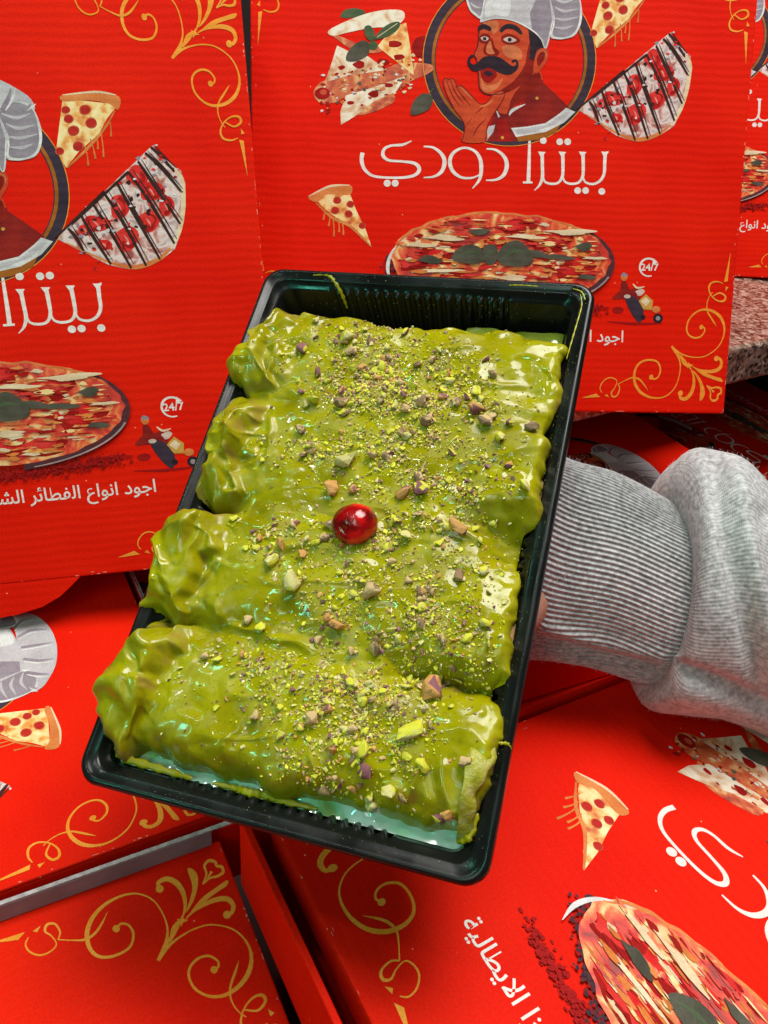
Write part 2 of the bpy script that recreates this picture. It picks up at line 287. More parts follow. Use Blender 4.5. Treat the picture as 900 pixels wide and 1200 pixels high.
p.fill([(364, 165), (394, 148), (432, 162), (448, 182), (410, 196), (374, 188)], 'skindark', 2.8); p.fill([(374, 174), (402, 162), (432, 178), (402, 188)], 'pale', 3.1); p.disc(402, 175, 9, 'hair', 3.3)
p.fill([(275, 305), (305, 298), (338, 312), (344, 335), (312, 364), (284, 352), (276, 328)], 'lips', 3.1); p.fill([(288, 318), (310, 312), (330, 326), (308, 336)], 'hair', 3.3)
p.fill([(290, 250), (330, 247), (362, 255), (392, 276), (414, 291), (429, 285), (428, 271), (416, 277), (410, 268), (430, 261), (441, 280), (435, 306), (410, 326), (385, 329), (350, 318), (310, 298), (290, 305), (260, 313), (235, 309), (218, 286), (217, 260), (232, 241), (246, 246), (231, 258), (231, 275), (246, 284), (266, 270)], 'hair', 3.5)
p.fill([(192, 622), (205, 562), (190, 522), (160, 482), (125, 412), (111, 362), (118, 343), (135, 350), (150, 344), (166, 364), (168, 384), (184, 374), (206, 390), (240, 426), (270, 456), (300, 450), (330, 415), (364, 399), (379, 412), (370, 442), (345, 482), (320, 522), (302, 562), (296, 622)], 'skin', 3.6)
for q in ([(124, 352), (150, 420), (185, 470)], [(140, 352), (165, 410), (200, 455)], [(170, 388), (200, 430), (230, 465)], [(300, 452), (275, 480), (250, 500)], [(205, 562), (235, 520)], [(240, 600), (262, 560), (300, 520)]): p.stroke(q, [2, 6, 2], 'skindark', 3.9)
for q in ([(182, 382), (205, 402), (240, 438)], [(335, 420), (364, 408)], [(270, 470), (300, 462), (330, 440)]): p.stroke(q, [3, 9, 3], 'skinlight', 3.8)
p.fill([(208, -40), (285, -30), (420, -20), (575, 0), (700, -10), (702, -60), (655, -105), (590, -145), (490, -172), (390, -174), (300, -152), (230, -105)], 'hat', 3.9)
p.fill([(575, -20), (592, 95), (580, 160), (605, 172), (640, 172), (685, 158), (713, 110), (720, 50), (706, -20), (680, -50), (630, -45)], 'hatlight', 4.1); p.fill([(582, -10), (600, 95), (590, 152), (632, 165), (678, 150), (703, 108), (710, 50), (700, -20), (640, -50)], 'hatdark', 4.3)
for q in ([(600, 30), (640, 50), (700, 40)], [(604, 80), (640, 88), (700, 76)], [(600, 120), (640, 125), (680, 112)], [(590, -10), (640, 10), (690, -5)]): p.stroke(q, [4, 13, 3], 'hat', 4.5)
p.fill([(210, -40), (212, 5), (226, 45), (246, 66), (280, 82), (296, 0), (285, -50)], 'hatlight', 4.1); p.fill([(218, -30), (220, 5), (236, 42), (252, 58), (275, 68), (288, 0), (278, -40)], 'hatdark', 4.3); p.stroke([(226, 10), (250, 30), (278, 36)], [2, 10, 3], 'hat', 4.5)
for q in ([(310, -25), (270, -70), (275, -125)], [(370, -30), (350, -90), (370, -155)], [(440, -30), (450, -90), (460, -160)], [(510, -25), (545, -80), (560, -140)], [(590, -20), (620, -60), (640, -105)], [(640, -10), (680, -25), (700, -40)]): p.stroke(q, [14, 16, 3], 'hatdark', 4.4); p.stroke([(a_ + 16, b_) for a_, b_ in q], [4, 8, 2], 'hatlight', 4.35)
p.fill([(292, -8), (274, 97), (340, 80), (420, 92), (500, 134), (540, 172), (562, 210), (592, 95), (604, 88), (580, -8), (440, -30)], 'hat', 4.7, False); p.fill([(500, 134), (540, 172), (562, 205), (588, 95), (578, 0), (520, -8), (490, 60)], 'hatdark', 4.9, False)
p.stroke([(274, 97), (340, 81), (420, 92), (500, 134), (540, 172), (562, 210), (590, 92)], 6, 'hatlight', 5.1); p.stroke([(274, 97), (292, -8)], 5, 'hatlight', 5.1)
p.fill([(305, 5), (400, -8), (395, 70), (340, 66), (296, 74)], 'hatlight', 5.0)
p.stroke([(282, 92), (266, 150), (262, 200), (246, 238), (256, 262), (262, 300), (266, 345), (270, 385), (288, 408), (320, 416), (375, 412)], 4, 'hair', 3.45)
p.stroke([(192, 622), (205, 562), (190, 522), (160, 482), (125, 412), (111, 362), (118, 343), (135, 350), (150, 344), (166, 364), (168, 384), (184, 374), (206, 390), (240, 426), (270, 456), (300, 450), (330, 415), (364, 399), (379, 412), (370, 442), (345, 482), (320, 522), (302, 562), (296, 622)], 4, 'coat', 3.85)
done(p, 'printed_chef_emblem')

# --- half cake with strawberries
p = Print(c1); rs = random.Random(12)
p.fill([(510, 487), (345, 645), (185, 797), (215, 812), (280, 845), (360, 885), (430, 902), (480, 897), (540, 870), (585, 835), (605, 780), (622, 690), (620, 610), (605, 570), (580, 555), (545, 525)], 'cakecream', 0, False)
p.stroke([(575, 560), (608, 600), (613, 690), (600, 775), (572, 832)], [6, 14, 16, 14, 8], 'cream', .3); p.stroke([(572, 832), (530, 868), (470, 892), (420, 892), (350, 872), (220, 812)], [8, 14, 16, 12, 8, 4], 'crust', .3)
for x, y, a, b in ((460, 588, 36, 34), (507, 640, 42, 36), (400, 692, 32, 46), (498, 742, 38, 36), (425, 800, 40, 42), (322, 748, 46, 30), (556, 690, 26, 38), (285, 770, 26, 20), (350, 820, 24, 20)):
    p.disc(x, y, a, 'berry', .6, b, wob=.12); p.disc(x + 3, y + 3, a * .62, 'deep', .75, b * .7, wob=.2); p.disc(x - 3, y - 2, a * .5, 'berry', .85, b * .55, wob=.25); p.stroke([(x - a * .25, y - b * .3), (x, y), (x + a * .2, y + b * .4)], [2, 6, 2], 'berrylight', .95)
for a, b in (((228, 765), (285, 848)), ((272, 722), (372, 885)), ((312, 684), (440, 898)), ((350, 648), (490, 890)), ((390, 610), (536, 868)), ((428, 574), (584, 815)), ((462, 540), (604, 750)), ((486, 512), (606, 640)), ((505, 492), (584, 575))):
    m_ = ((a[0] * .6 + b[0] * .4) + rs.uniform(-4, 10), (a[1] * .6 + b[1] * .4) - rs.uniform(-2, 8)); p.stroke([a, m_, b], [8, 12, 7], 'choc', 1.2); o_ = rs.uniform(9, 16); p.stroke([(a[0] + o_, a[1] - o_ * .6), (m_[0] + o_, m_[1]), (b[0] + o_ * .6, b[1] - o_)], [2, 5, 2], 'choc', 1.3)
rs = random.Random(2)
for _ in range(90):
    u_, v_ = rs.random(), rs.random(); x = 200 + 310 * u_ + 120 * v_; y = 790 - 290 * u_ + 150 * v_ - 60 * abs(u_ - .5); p.disc(x, y, rs.uniform(3, 9), rs.choice(('hatlight', 'hatdark', 'berry', 'choc', 'deep', 'berry')), .4 + rs.random() * .2, rs.uniform(2, 7), 9, wob=.3)
for a, b in (((185, 797), (350, 640)), ((240, 752), (430, 575))): p.stroke([a, b], [6, 9], 'choc', 1.4)
done(p, 'printed_strawberry_cake')

# --- pizza slices
def slice_print(to, cheese, crust, pep, drips, tip, r=1):
    p = Print(to); p.fill(cheese, 'cheese', .3, False); p.fill(crust, 'crust', .6); p.stroke([crust[0], crust[1], crust[2]], [3, 8, 3], 'cream', .9)
    for x, y, a in pep: p.disc(x, y, a, 'pepred', .7, a * .92, wob=.05); p.disc(x, y, a * .82, 'pepperoni', 1.0, a * .74, wob=.08)
    for a, b in drips: p.stroke([a, ((a[0] + b[0]) / 2 + 2, (a[1] + b[1]) / 2), b], [5, 4, 7], 'drip', .5)
    for q in tip: p.stroke(q, [4, 12, 5], 'crust', .2)
    return p
done(slice_print(c1, [(210, 330), (395, 350), (360, 395), (330, 450), (262, 510), (222, 562), (188, 505)], [(210, 318), (320, 308), (388, 318), (404, 338), (394, 368), (365, 348), (300, 336), (214, 340)],
     [(220, 368, 15), (285, 368, 20), (230, 398, 17), (305, 412, 20), (246, 438, 20), (200, 506, 15), (262, 490, 19)],
     [((302, 465), (320, 532)), ((338, 445), (347, 527)), ((366, 400), (372, 458)), ((285, 490), (296, 555)), ((322, 455), (328, 500))], [[(385, 370), (350, 430), (290, 500), (225, 562)]]), 'printed_pizza_slice')
done(slice_print(c4, [(225, 668), (345, 650), (372, 720), (402, 780), (422, 840), (385, 808), (345, 762), (300, 740), (250, 700)], [(208, 668), (280, 634), (348, 630), (356, 652), (338, 664), (270, 662), (236, 688)],
     [(305, 682, 14), (350, 695, 13), (298, 716, 15), (344, 728, 14), (390, 768, 12)], [((262, 705), (258, 748)), ((290, 738), (294, 805)), ((308, 742), (312, 790)), ((322, 755), (326, 800)), ((280, 725), (276, 770))], [[(232, 690), (290, 742), (350, 770), (420, 838)]]), 'printed_pizza_slice')

# --- stacked flatbread sandwich with basil
p = Print(c4)
p.disc(598, 160, 38, 'tomato', 0); p.fill([(318, 60), (330, 35), (370, 28), (402, 42), (370, 58)], 'leaf', 0)
p.fill([(305, 155), (345, 175), (400, 185), (475, 238), (350, 256), (262, 280), (282, 228)], 'bread', .5, False)
p.fill([(262, 275), (350, 250), (470, 232), (520, 215), (620, 218), (624, 245), (545, 282), (500, 320), (492, 352), (380, 392), (335, 335), (300, 348), (250, 352), (224, 318), (240, 288)], 'filling', .3)
p.fill([(318, 425), (316, 380), (335, 325), (420, 300), (540, 258), (505, 312), (430, 345), (372, 392)], 'bread', .8, False)
p.fill([(275, 108), (330, 130), (400, 155), (470, 150), (445, 180), (360, 170), (300, 130)], 'filling', .9); p.fill([(445, 155), (495, 90), (540, 78), (552, 150), (566, 256), (510, 212), (450, 165)], 'cheese', 1.0, False)
p.fill([(275, 105), (330, 75), (400, 48), (470, 34), (527, 37), (532, 66), (495, 90), (420, 95), (345, 110), (290, 122)], 'bread', 1.2)
for x, y, a in ((500, 150, 22), (515, 195, 18), (460, 210, 20), (380, 220, 20), (320, 230, 12), (430, 320, 18), (350, 350, 12), (480, 290, 14)): p.disc(x, y, a, 'tomato', 1.4, a * .6, wob=.15)
rs = random.Random(4)
for _ in range(110):
    x = rs.uniform(250, 590); y = 330 - (x - 250) * .22 + rs.uniform(-75, 60); p.disc(x, y, rs.uniform(2.5, 8), rs.choice(('cream', 'tomato', 'crust', 'pepred', 'leafdark', 'deep', 'hatlight')), 1.25 + rs.random() * .1, rs.uniform(2, 6), 9, wob=.3)
p.disc(255, 318, 26, 'tomato', 1.4, 20); p.disc(258, 314, 12, 'pepred', 1.6, 9)
p.fill([(428, 134), (470, 88), (512, 74), (517, 92), (482, 122)], 'leaf', 1.9); p.fill([(335, 203), (350, 165), (390, 138), (414, 150), (410, 186), (370, 208)], 'leafdark', 1.9); p.fill([(397, 95), (416, 87), (432, 110), (427, 140), (404, 128)], 'leaf', 1.9); p.disc(428, 155, 15, 'leaf', 2.1)
p.stroke([(440, 128), (510, 80)], [2, 2], 'cream', 2.2); p.fill([(556, 390), (564, 346), (598, 318), (629, 330), (622, 366), (590, 386)], 'leafdark', 2.0); p.stroke([(612, 330), (632, 300)], [5, 3], 'leaf', 2.1)
done(p, 'printed_sandwich')

# --- pizza on its plate
def pz(x, y): return (.505 + x * .236, .292 + y * .108)       # unit ellipse in design units
p = Print(pz); cir = lambda r, a0=0, a1=360, n=48, dx=0, dy=0: [(dx + r * math.cos(math.radians(a0 + (a1 - a0) * k / n)), dy + r * math.sin(math.radians(a0 + (a1 - a0) * k / n))) for k in range(n + 1)]
rg = random.Random(5)
for _ in range(900):
    u_ = rg.random(); x = -1.0 + 1.9 * u_ + rg.gauss(0, .05); y = -.62 - .26 * math.sin(math.pi * min(1, u_ * .8 + .08)) + rg.gauss(0, .045); p.disc(x, y, rg.uniform(.006, .018), rg.choice(('shade', 'shade', 'shade', 'deep')), rg.random() * .1, rg.uniform(.012, .028), 7, wob=.3)
for _ in range(420):
    u_ = rg.random(); x = -.98 + .55 * u_ + rg.gauss(0, .03); y = .0 - .75 * u_ + rg.gauss(0, .08); p.disc(x, y, rg.uniform(.006, .016), rg.choice(('plate', 'plate', 'shade', 'ring')), .2 + rg.random() * .1, rg.uniform(.012, .03), 7, wob=.3)
p.fill([(x, .10 + .92 * y) for x, y in cir(1.0, -80, 42)] + [(.3, .1)], 'plate', .2, False); p.stroke([(x, .09 + .9 * y) for x, y in cir(.985, 285, 345)], .018, 'rim', .5, n=1)
p.stroke([(-.82, .52), (-.95, .22), (-.985, -.08), (-.95, -.34)], [.004, .022, .03, .004], 'hatlight', .7)
edge = [(.965 * math.cos(a) * (1 + rg.uniform(-.02, .015)), .14 + .85 * math.sin(a) * (1 + rg.uniform(-.03, .03))) for a in [k * math.pi / 30 for k in range(60)]]
p.fill(edge, 'pizza', .6); p.stroke([(x * .98, .14 + (y - .14) * .975) for x, y in edge[4:30]], [.01, .03, .02, .04, .02, .035, .01], 'crust', .9)
for x, y, a, b in ((-.52, .25, .17, .2), (.42, .47, .2, .2), (.1, .72, .14, .13), (.62, -.0, .2, .2), (-.35, -.3, .22, .2), (-.78, -.0, .12, .14), (.05, -.4, .2, .15), (.35, -.45, .18, .13), (-.1, .4, .14, .12), (-.55, -.38, .12, .1)): p.disc(x, y, a, 'tomato', 1.0, b, wob=.25); p.disc(x - .02, y + .04, a * .8, 'berry', 1.1, b * .7, wob=.3)
for _ in range(520):
    a_ = rg.uniform(0, 6.283); r_ = math.sqrt(rg.random()) * .9; x, y = r_ * math.cos(a_), .14 + .85 * r_ * math.sin(a_)
    p.disc(x, y, rg.uniform(.012, .075), rg.choice(('cream', 'pizza', 'crust', 'drip', 'tomato', 'berry', 'pizza', 'cheese', 'deep', 'pizza', 'drip')), 1.2 + rg.random() * .6, rg.uniform(.008, .035), 9, wob=.35)
for x, y, a, b in ((-.62, .1, .1, .07), (.3, .25, .11, .06), (.72, .4, .07, .07), (-.2, .62, .09, .05), (.5, .2, .13, .05), (.75, -.15, .08, .05)): p.disc(x, y, a, 'leafdark', 1.9, b, wob=.25)
for x, y, a, b in ((-.5, .5, .16, .045), (.6, .66, .2, .05), (-.72, .36, .12, .05), (.2, .56, .16, .04), (.1, -.2, .14, .04), (-.55, -.1, .14, .04), (.8, .2, .1, .03), (-.3, .1, .13, .035)): p.disc(x, y, a, 'cream', 1.85, b, wob=.35)
p.to = c8
p.fill([(316, 448), (340, 410), (380, 398), (417, 414), (424, 455), (380, 464)], 'leafdark', 2.0); p.fill([(422, 410), (450, 397), (472, 412), (464, 460), (430, 462)], 'leafdark', 2.2); p.fill([(468, 440), (498, 396), (545, 386), (588, 430), (582, 466), (500, 470)], 'leafdark', 2.4)
for q in ([(325, 445), (370, 425), (415, 430)], [(480, 450), (530, 420), (575, 430)], [(430, 440), (448, 425), (462, 430)], [(345, 415), (375, 440)], [(520, 400), (545, 450)]): p.stroke(q, [2, 8, 2], 'leaf', 2.7)
done(p, 'printed_pizza')

# --- scooter rider, round-the-clock mark
p = Print(c6)
p.stroke([(335, 230), (430, 238), (525, 236)], [2, 9, 3], 'shade', 0); p.fill([(352, 150), (380, 118), (384, 92), (402, 92), (414, 118), (440, 112), (452, 150), (440, 180), (415, 165), (395, 152)], 'coat', .3)
p.disc(394, 74, 12, 'crust', .5, 14); p.fill([(383, 70), (392, 58), (406, 66), (404, 72)], 'hatdark', .7); p.fill([(398, 140), (440, 150), (462, 190), (456, 228), (438, 228), (410, 185)], 'ring', .5); p.disc(450, 128, 15, 'pale', .7, 12, wob=.2); p.stroke([(425, 98), (440, 112), (465, 108)], [4, 7, 3], 'cream', .8)
p.fill([(445, 158), (470, 134), (496, 158), (490, 190), (462, 188)], 'yellow', .9, False); p.fill([(452, 160), (470, 144), (486, 160), (470, 176)], 'cream', 1.1, False); p.disc(513, 219, 17, 'hair', .8); p.disc(513, 219, 8, 'hatdark', 1.0); p.disc(506, 188, 15, 'crust', 1.0, 12); p.disc(460, 215, 9, 'hair', .9)
p.disc(405, 142, 12, 'pale', .9, 7); p.disc(372, 190, 20, 'shade', .1, 12)
done(p, 'printed_scooter_rider')
p = Print(c6); p.stroke([(480 + 31 * math.cos(math.radians(a)), 40 + 31 * math.sin(math.radians(a))) for a in range(70, 318, 8)], [4, 6, 7, 7], 'white', 0, n=2)
p.fill([(497, 8), (512, 22), (492, 32)], 'white', .4, False)
v, f = text_outline('24/7', .02); x0 = min(a[0] for a in v); xs = max(a[0] for a in v) - x0
p._raw([(453 + (x - x0) / xs * 62, 51 - y / xs * 62) for x, y in v], f, 'white', .5); done(p, 'printed_hours_mark')

# --- Arabic shop name, stroke by stroke
p = Print(c8)
def st(q, w_=10, caps=False): p.stroke(q, w_, 'white', 0, caps=caps)
st([(840, 84), (838, 120), (836, 155), (822, 180), (797, 191), (772, 184), (764, 166)], [12, 11, 10, 9, 8, 7, 6]); st([(764, 84), (765, 130), (763, 165), (748, 186), (722, 190), (702, 182), (695, 164)], [12, 11, 10, 8, 8, 7, 6])
st([(695, 84), (696, 130), (694, 164), (680, 186), (655, 190), (634, 182), (627, 160)], [12, 11, 10, 8, 8, 7, 6]); st([(625, 84), (626, 130), (626, 168), (616, 195), (598, 213)], [12, 11, 11, 8, 2]); st([(584, 8), (582, 60), (580, 140), (578, 186)], [5, 9, 12, 13])
for x in (840, 764, 695, 625): p.fill([(x - 14, 80), (x + 12, 82), (x + 6, 90), (x - 6, 96)], 'white', .3, False)
p.fill([(852, 78), (838, 82), (838, 96)], 'white', .4, False); p.fill([(560, 182), (592, 182), (592, 189), (560, 189)], 'white', .3, False); p.fill([(575, 2), (590, 10), (588, 24), (579, 24)], 'white', .3, False)
for x, y in ((828, 216), (746, 213), (773, 213), (685, 47), (712, 47), (629, 43)): p.disc(x, y, 11.5, 'white', .5)
st([(436, 71), (468, 75), (496, 98), (505, 128), (494, 160), (468, 176), (434, 178)], [5, 8, 12, 14, 12, 8, 4]); st([(222, 63), (255, 67), (284, 90), (293, 118), (283, 148), (258, 165), (222, 169)], [5, 8, 12, 14, 12, 8, 4])
st([(412, 160), (385, 170), (350, 168), (322, 148), (311, 116), (322, 86), (355, 68), (390, 75), (412, 100), (418, 135), (412, 175), (388, 206)], [5, 7, 9, 12, 13, 11, 8, 9, 12, 13, 10, 3])
st([(181, 44), (150, 57), (112, 60), (88, 72), (84, 94), (104, 110), (150, 114), (190, 120), (207, 138), (196, 158), (160, 168), (100, 169), (50, 163), (22, 142), (11, 112), (14, 84)], [3, 9, 8, 10, 12, 9, 8, 11, 13, 11, 9, 8, 9, 11, 13, 14])
for x in (98, 125): p.disc(x, 188, 12, 'white', .5)
done(p, 'printed_shop_name')
v, f = text_outline(shape_arabic('اجود انواع الفطائر الشرقية والبيتزا الايطالية'), .012); a = np.array(v); tw = a[:, 0].max() - a[:, 0].min()
x1 = .770; x0 = .228; sc_ = (x1 - x0) / tw
p = Print(lambda x, y: (x1 - (a[:, 0].max() - x) * sc_, .146 + y * min(sc_, .036))); p._raw(v, f, 'white', 0); done(p, 'printed_slogan')

ART = []
for nm, p in PRINTS:
    me = bpy.data.meshes.new(nm); me.from_pydata(p.v, [], p.f)
    for c in p.mats: me.materials.append(INK[c])
    me.polygons.foreach_set('material_index', np.array(p.m, dtype=np.int32)); me.update(); ART.append((nm, me))

# ------------------------------------------------------------------ boxes
WEAR = []
def wear_mesh():
    r_ = random.Random(9); v = []; f = []
    for side in range(4):
        ln = S if side % 2 else H * S
        for _ in range(34):
            a_ = r_.uniform(.002, ln - .002); l_ = r_.expovariate(1 / .0007) + .0003; d_ = r_.choice((0, 0, 0, r_.expovariate(1 / .0012))); w_ = r_.uniform(.00012, .0004); n0 = len(v); k_ = 7
            for q_ in range(k_):
                t_ = 2 * math.pi * q_ / k_; u_ = a_ + math.cos(t_) * l_ * r_.uniform(.6, 1); c_ = .0005 + d_ + (1 + math.sin(t_)) * w_ * r_.uniform(.5, 1)
                v.append({0: (c_, u_), 1: (u_, c_), 2: (S - c_, u_), 3: (u_, H * S - c_)}[side] + (.00006 + .000004 * r_.random(),))
            f.append(tuple(range(n0, n0 + k_)))
    me = bpy.data.meshes.new('worn_specks'); me.from_pydata(v, [], f); me.materials.append(noise_mat('scuffed_ink', ((.35, (.72, .10, .05)), (.65, (.72, .32, .24))), 300, 3, .8)); return me
WEAR.append(wear_mesh())
def pizza_box(label, mat, T=.048, outset=(.004,) * 4, wall_top=-.004, raw=True, tab=False, group='red printed pizza boxes', prints=None, flap=None):
    """local origin at the lid's lower left corner, printed face at z = 0; outset = left, right, lower, upper"""
    t = thing('pizza_box', label, 'pizza box', mat, group); W, D = S, H * S; g = .0022
    lid = Multi(); lid.box(0, W, 0, D, -g, 0)
    for q in ((0, g, g, D - g), (W - g, W, g, D - g)): lid.box(q[0], q[1], q[2], q[3], -.018, -g - .00005)
    for q in ((0, g), (D - g, D)): lid.box(0, W, q[0], q[1], -.018, -g - .00005)
    bevel(lid.build('lid', RED, t), .0009)
    b = Multi(); l, r, lo, up = outset; th = .003
    for a in ((-l - th, -l, -lo - th, D + up + th), (W + r, W + r + th, -lo - th, D + up + th), (-l, W + r, -lo - th, -lo), (-l, W + r, D + up, D + up + th)): b.box(*a, -T + .0005, wall_top)
    b.box(-l - .0002, W + r + .0002, -lo - .0002, D + up + .0002, -T, -T + .0025); bo = bevel(b.build('base', RED, t), .0006)
    if raw:
        e = Multi()
        for a in ((-l - th + .0003, -l - .0003, -lo - th, D + up + th), (W + r + .0003, W + r + th - .0003, -lo - th, D + up + th)): e.box(a[0], a[1], a[2], a[3], wall_top + .0001, wall_top + .0007)
        for y in (-lo - th + .0003, D + up + .0003):
            for k in (0, .0016): e.box(-l, W + r, y + k, y + k + .0009, wall_top + .0001, wall_top + .0007)
        e.build('cut_edge', RAW, bo)
    if tab:
        pts = [(x * S, y * S) for x, y in ((.618, 0), (.600, -.016), (.578, -.034), (.545, -.050), (.50, -.060), (.45, -.064), (.40, -.060), (.35, -.048), (.32, -.030), (.30, 0))]; n = len(pts)
        v = [(x, y, -.0001) for x, y in pts] + [(x, y, -.0023) for x, y in pts]; fs = [tuple(range(n)), tuple(range(2 * n - 1, n - 1, -1))] + [(i, n + i, n + (i + 1) % n, (i + 1) % n) for i in range(n)]
        mesh('tuck_tab', v, fs, RED, None, t)
    for nm, me in (ART if prints is None else [q for q in ART if q[0] in prints]):
        o = bpy.data.objects.new(nm, me); COL.objects.link(o); o.parent = t
    if prints is None and WEAR: o = bpy.data.objects.new('worn_specks', WEAR[0]); COL.objects.link(o); o.parent = t; o['kind'] = 'stuff'
    if flap:
        m_ = Multi(); m_.box(.001, W - .004, D - .0015, D + .0008, .0003, flap); fo = m_.build('tuck_flap', [GREY], t)
        bevel(fo, .0005); fo['label'] = 'grey unprinted inside of the upturned flap'
        e = Multi(); e.box(.001, W - .004, D - .0013, D + .0006, flap + .0001, flap + .0007); e.build('cut_edge', RAW, fo)
    return t
def pm(k): return pose_mat(*POSE[k])
def flat_mat(corner_px, dir_px, h, which=(1, 1), along='x', rot=0):
    """box lying flat at height h; the named design corner stands at corner_px and the design's +x (or -y) edge runs toward dir_px"""
    a = on_height(*corner_px, h); b = on_height(*dir_px, h); d = (b - a); d /= np.linalg.norm(d)
    ux = d if along == 'x' else (-d if along == '-x' else None)
    if along == 'y': ux = np.array([d[1], -d[0], 0])
    if along == '-y': ux = np.array([-d[1], d[0], 0])
    uy = np.array([-ux[1], ux[0], 0]); o = a - ux * which[0] * S - uy * which[1] * H * S
    m = np.eye(4); m[:3, 0] = ux; m[:3, 1] = uy; m[:3, 2] = (0, 0, 1); m[:3, 3] = o; return m
boxA = pizza_box('red pizza box standing at the left with a curved tuck tab along its lower edge', pm('A'), tab=True, raw=False, wall_top=-.006, outset=(-.006, -.006, -.006, -.006))
boxB = pizza_box('red pizza box standing upright behind the tray showing the whole moustached chef', pm('B'), raw=False, wall_top=-.006, outset=(-.006, -.006, -.006, -.006))
boxE = pizza_box('red pizza box lying flat at the left, chef hat and pizza slice showing', pm('E'), outset=(.004, .0045, .004, .004), wall_top=-.0035)
boxF = pizza_box('red pizza box lying flat with a grey upturned flap along its back edge', pm('F'), outset=(-.005,) * 4, raw=False, wall_top=-.005, flap=.011)
boxG = pizza_box('red pizza box lying flat at the right beneath the grey sleeve', pm('G'), outset=(.004, .004, .0085, .004), raw=False, wall_top=-.0015)
# box standing on the granite counter
def planar(ux, uy, o):
    m = np.eye(4); ux = np.array([*ux, 0.]); ux /= np.linalg.norm(ux); uy = np.array([*uy, 0.]); uy /= np.linalg.norm(uy)
    m[:3, 0] = ux; m[:3, 1] = uy; m[:3, 2] = np.cross(ux, uy); m[:3, 3] = o; return m
MC = pm('B'); ang = math.radians(-5); rz = np.eye(3); rz[:2, :2] = [[math.cos(ang), -math.sin(ang)], [math.sin(ang), math.cos(ang)]]
MC[:3, :3] = rz @ MC[:3, :3]; MC[:3, 3] = at_depth(886, 84, 2.46 * S) - MC[:3, :3] @ np.array([.6438 * S, .5956 * S, 0])
pizza_box('red pizza box standing on the granite counter, farthest back at the right edge', MC, raw=False, wall_top=-.006, outset=(-.006,) * 4)
al = np.array([.88, .474, 0]); pe = np.array([-.474, .88, 0]); tr = np.array([.076, .297, .14]) + al * .318 + pe * .05
pizza_box('shaded red pizza box lying flat under the granite counter, just above the cuff', planar((.474, -.88), (.88, .474), tr + pe * S - al * H * S), T=.043, outset=(.001,) * 4, raw=False)
o2 = np.array([.076, .297, .055]) + al * (.345 + H * S) + pe * .20
pizza_box('darkest red pizza box lying deep under the counter at the right', planar((-.474, .88), (-.88, -.474), o2), T=.054, outset=(.001,) * 4, raw=False)
# plain boxes lower in the stacks, seen only through the gaps
def shifted(k, top, dx, dy, a):
    m = pm(k); r = math.radians(a); q = np.eye(4); q[:2, :2] = [[math.cos(r), -math.sin(r)], [math.sin(r), math.cos(r)]]; q[0, 3] = dx; q[1, 3] = dy
    m = m @ q; m[:3, 2] = (0, 0, 1); m[2, :2] = 0; m[2, 3] = top; return m
low = 'plain sides of boxes lower in the stacks'
pizza_box('red box directly under the right flat box, its edge in the dark gap', shifted('G', .0975, .004, .022, .6), prints=[], raw=False, outset=(.001,) * 4)
pizza_box('red box at the bottom of the right stack, deep in the dark gap', shifted('G', .0485, -.006, .016, -.8), prints=[], raw=False, outset=(.001,) * 4)
pizza_box('red box under the near box with the grey flap', shifted('F', .0455, -.022, -.006, .3), T=.044, prints=[], raw=False, outset=(.001,) * 4)
pizza_box('red box under the left flat box at the bottom of its stack', shifted('E', .0505, -.008, -.004, -.5), prints=[], raw=False, outset=(.001,) * 4)
HB = planar((.474, -.88), (.88, .474), tr + pe * S - al * H * S); HB[2, 3] = .096; HB[:3, 3] += pe * -.022
pizza_box('red box under the shaded box below the counter, its edge just past the sleeve', HB, T=.046, prints=[], raw=False, outset=(.001,) * 4)
HB2 = HB.copy(); HB2[2, 3] = .049; HB2[:3, 3] += pe * .012; pizza_box('lowest red box of the stack below the counter', HB2, T=.047, prints=[], raw=False, outset=(.001,) * 4)
# a stack hidden behind the tray that carries the upright box
kx = np.array([.995, .097, 0]); ky = np.array([-.097, .995, 0])
for k in range(4):
    mm = np.eye(4); mm[:3, 0] = kx; mm[:3, 1] = ky; mm[:3, 3] = np.array([-.25, .552, .046 * (k + 1)]) + kx * (.004 * (k % 2))
    pizza_box(('lowest', 'second', 'third', 'topmost')[k] + ' red box of the stack hidden behind the tray under the upright box', mm, T=.0455, prints=[], raw=False, outset=(-.003,) * 4)

# ------------------------------------------------------------------ table and granite counter
TABLE = noise_mat('dark_table_top', ((.3, (.03, .008, .008)), (.7, (.05, .012, .01))), 8, 6, .6, .1, 90)
tb = Multi(); tb.box(-1.5, 1.5, -.6, 1.7, -.04, 0); tag(tb.build('table', TABLE), kind='structure')
wl = Multi(); wl.box(-7, 7, 1.75, 1.85, -.3, 2.4); tag(wl.build('wall', noise_mat('dark_backdrop_wall', ((.3, (.012, .008, .008)), (.7, (.022, .014, .013))), 6, 5, .8)), kind='structure')  # backdrop wall added so the gap between the upright boxes stays dark
gm, N, L, p_ = new_mat('speckled_granite'); tc = N.new('ShaderNodeTexCoord')
n1 = N.new('ShaderNodeTexVoronoi'); n1.inputs['Scale'].default_value = 320; n2 = N.new('ShaderNodeTexNoise'); n2.inputs['Scale'].default_value = 120; n2.inputs['Detail'].default_value = 6
for n in (n1, n2): L.new(tc.outputs['Object'], n.inputs['Vector'])
sp = N.new('ShaderNodeSeparateColor'); L.new(n1.outputs['Color'], sp.inputs[0]); r1_ = ramp(N, ((.1, (.06, .035, .03)), (.35, (.30, .17, .12)), (.6, (.42, .27, .20)), (.85, (.55, .42, .36)))); L.new(sp.outputs[0], r1_.inputs[0])
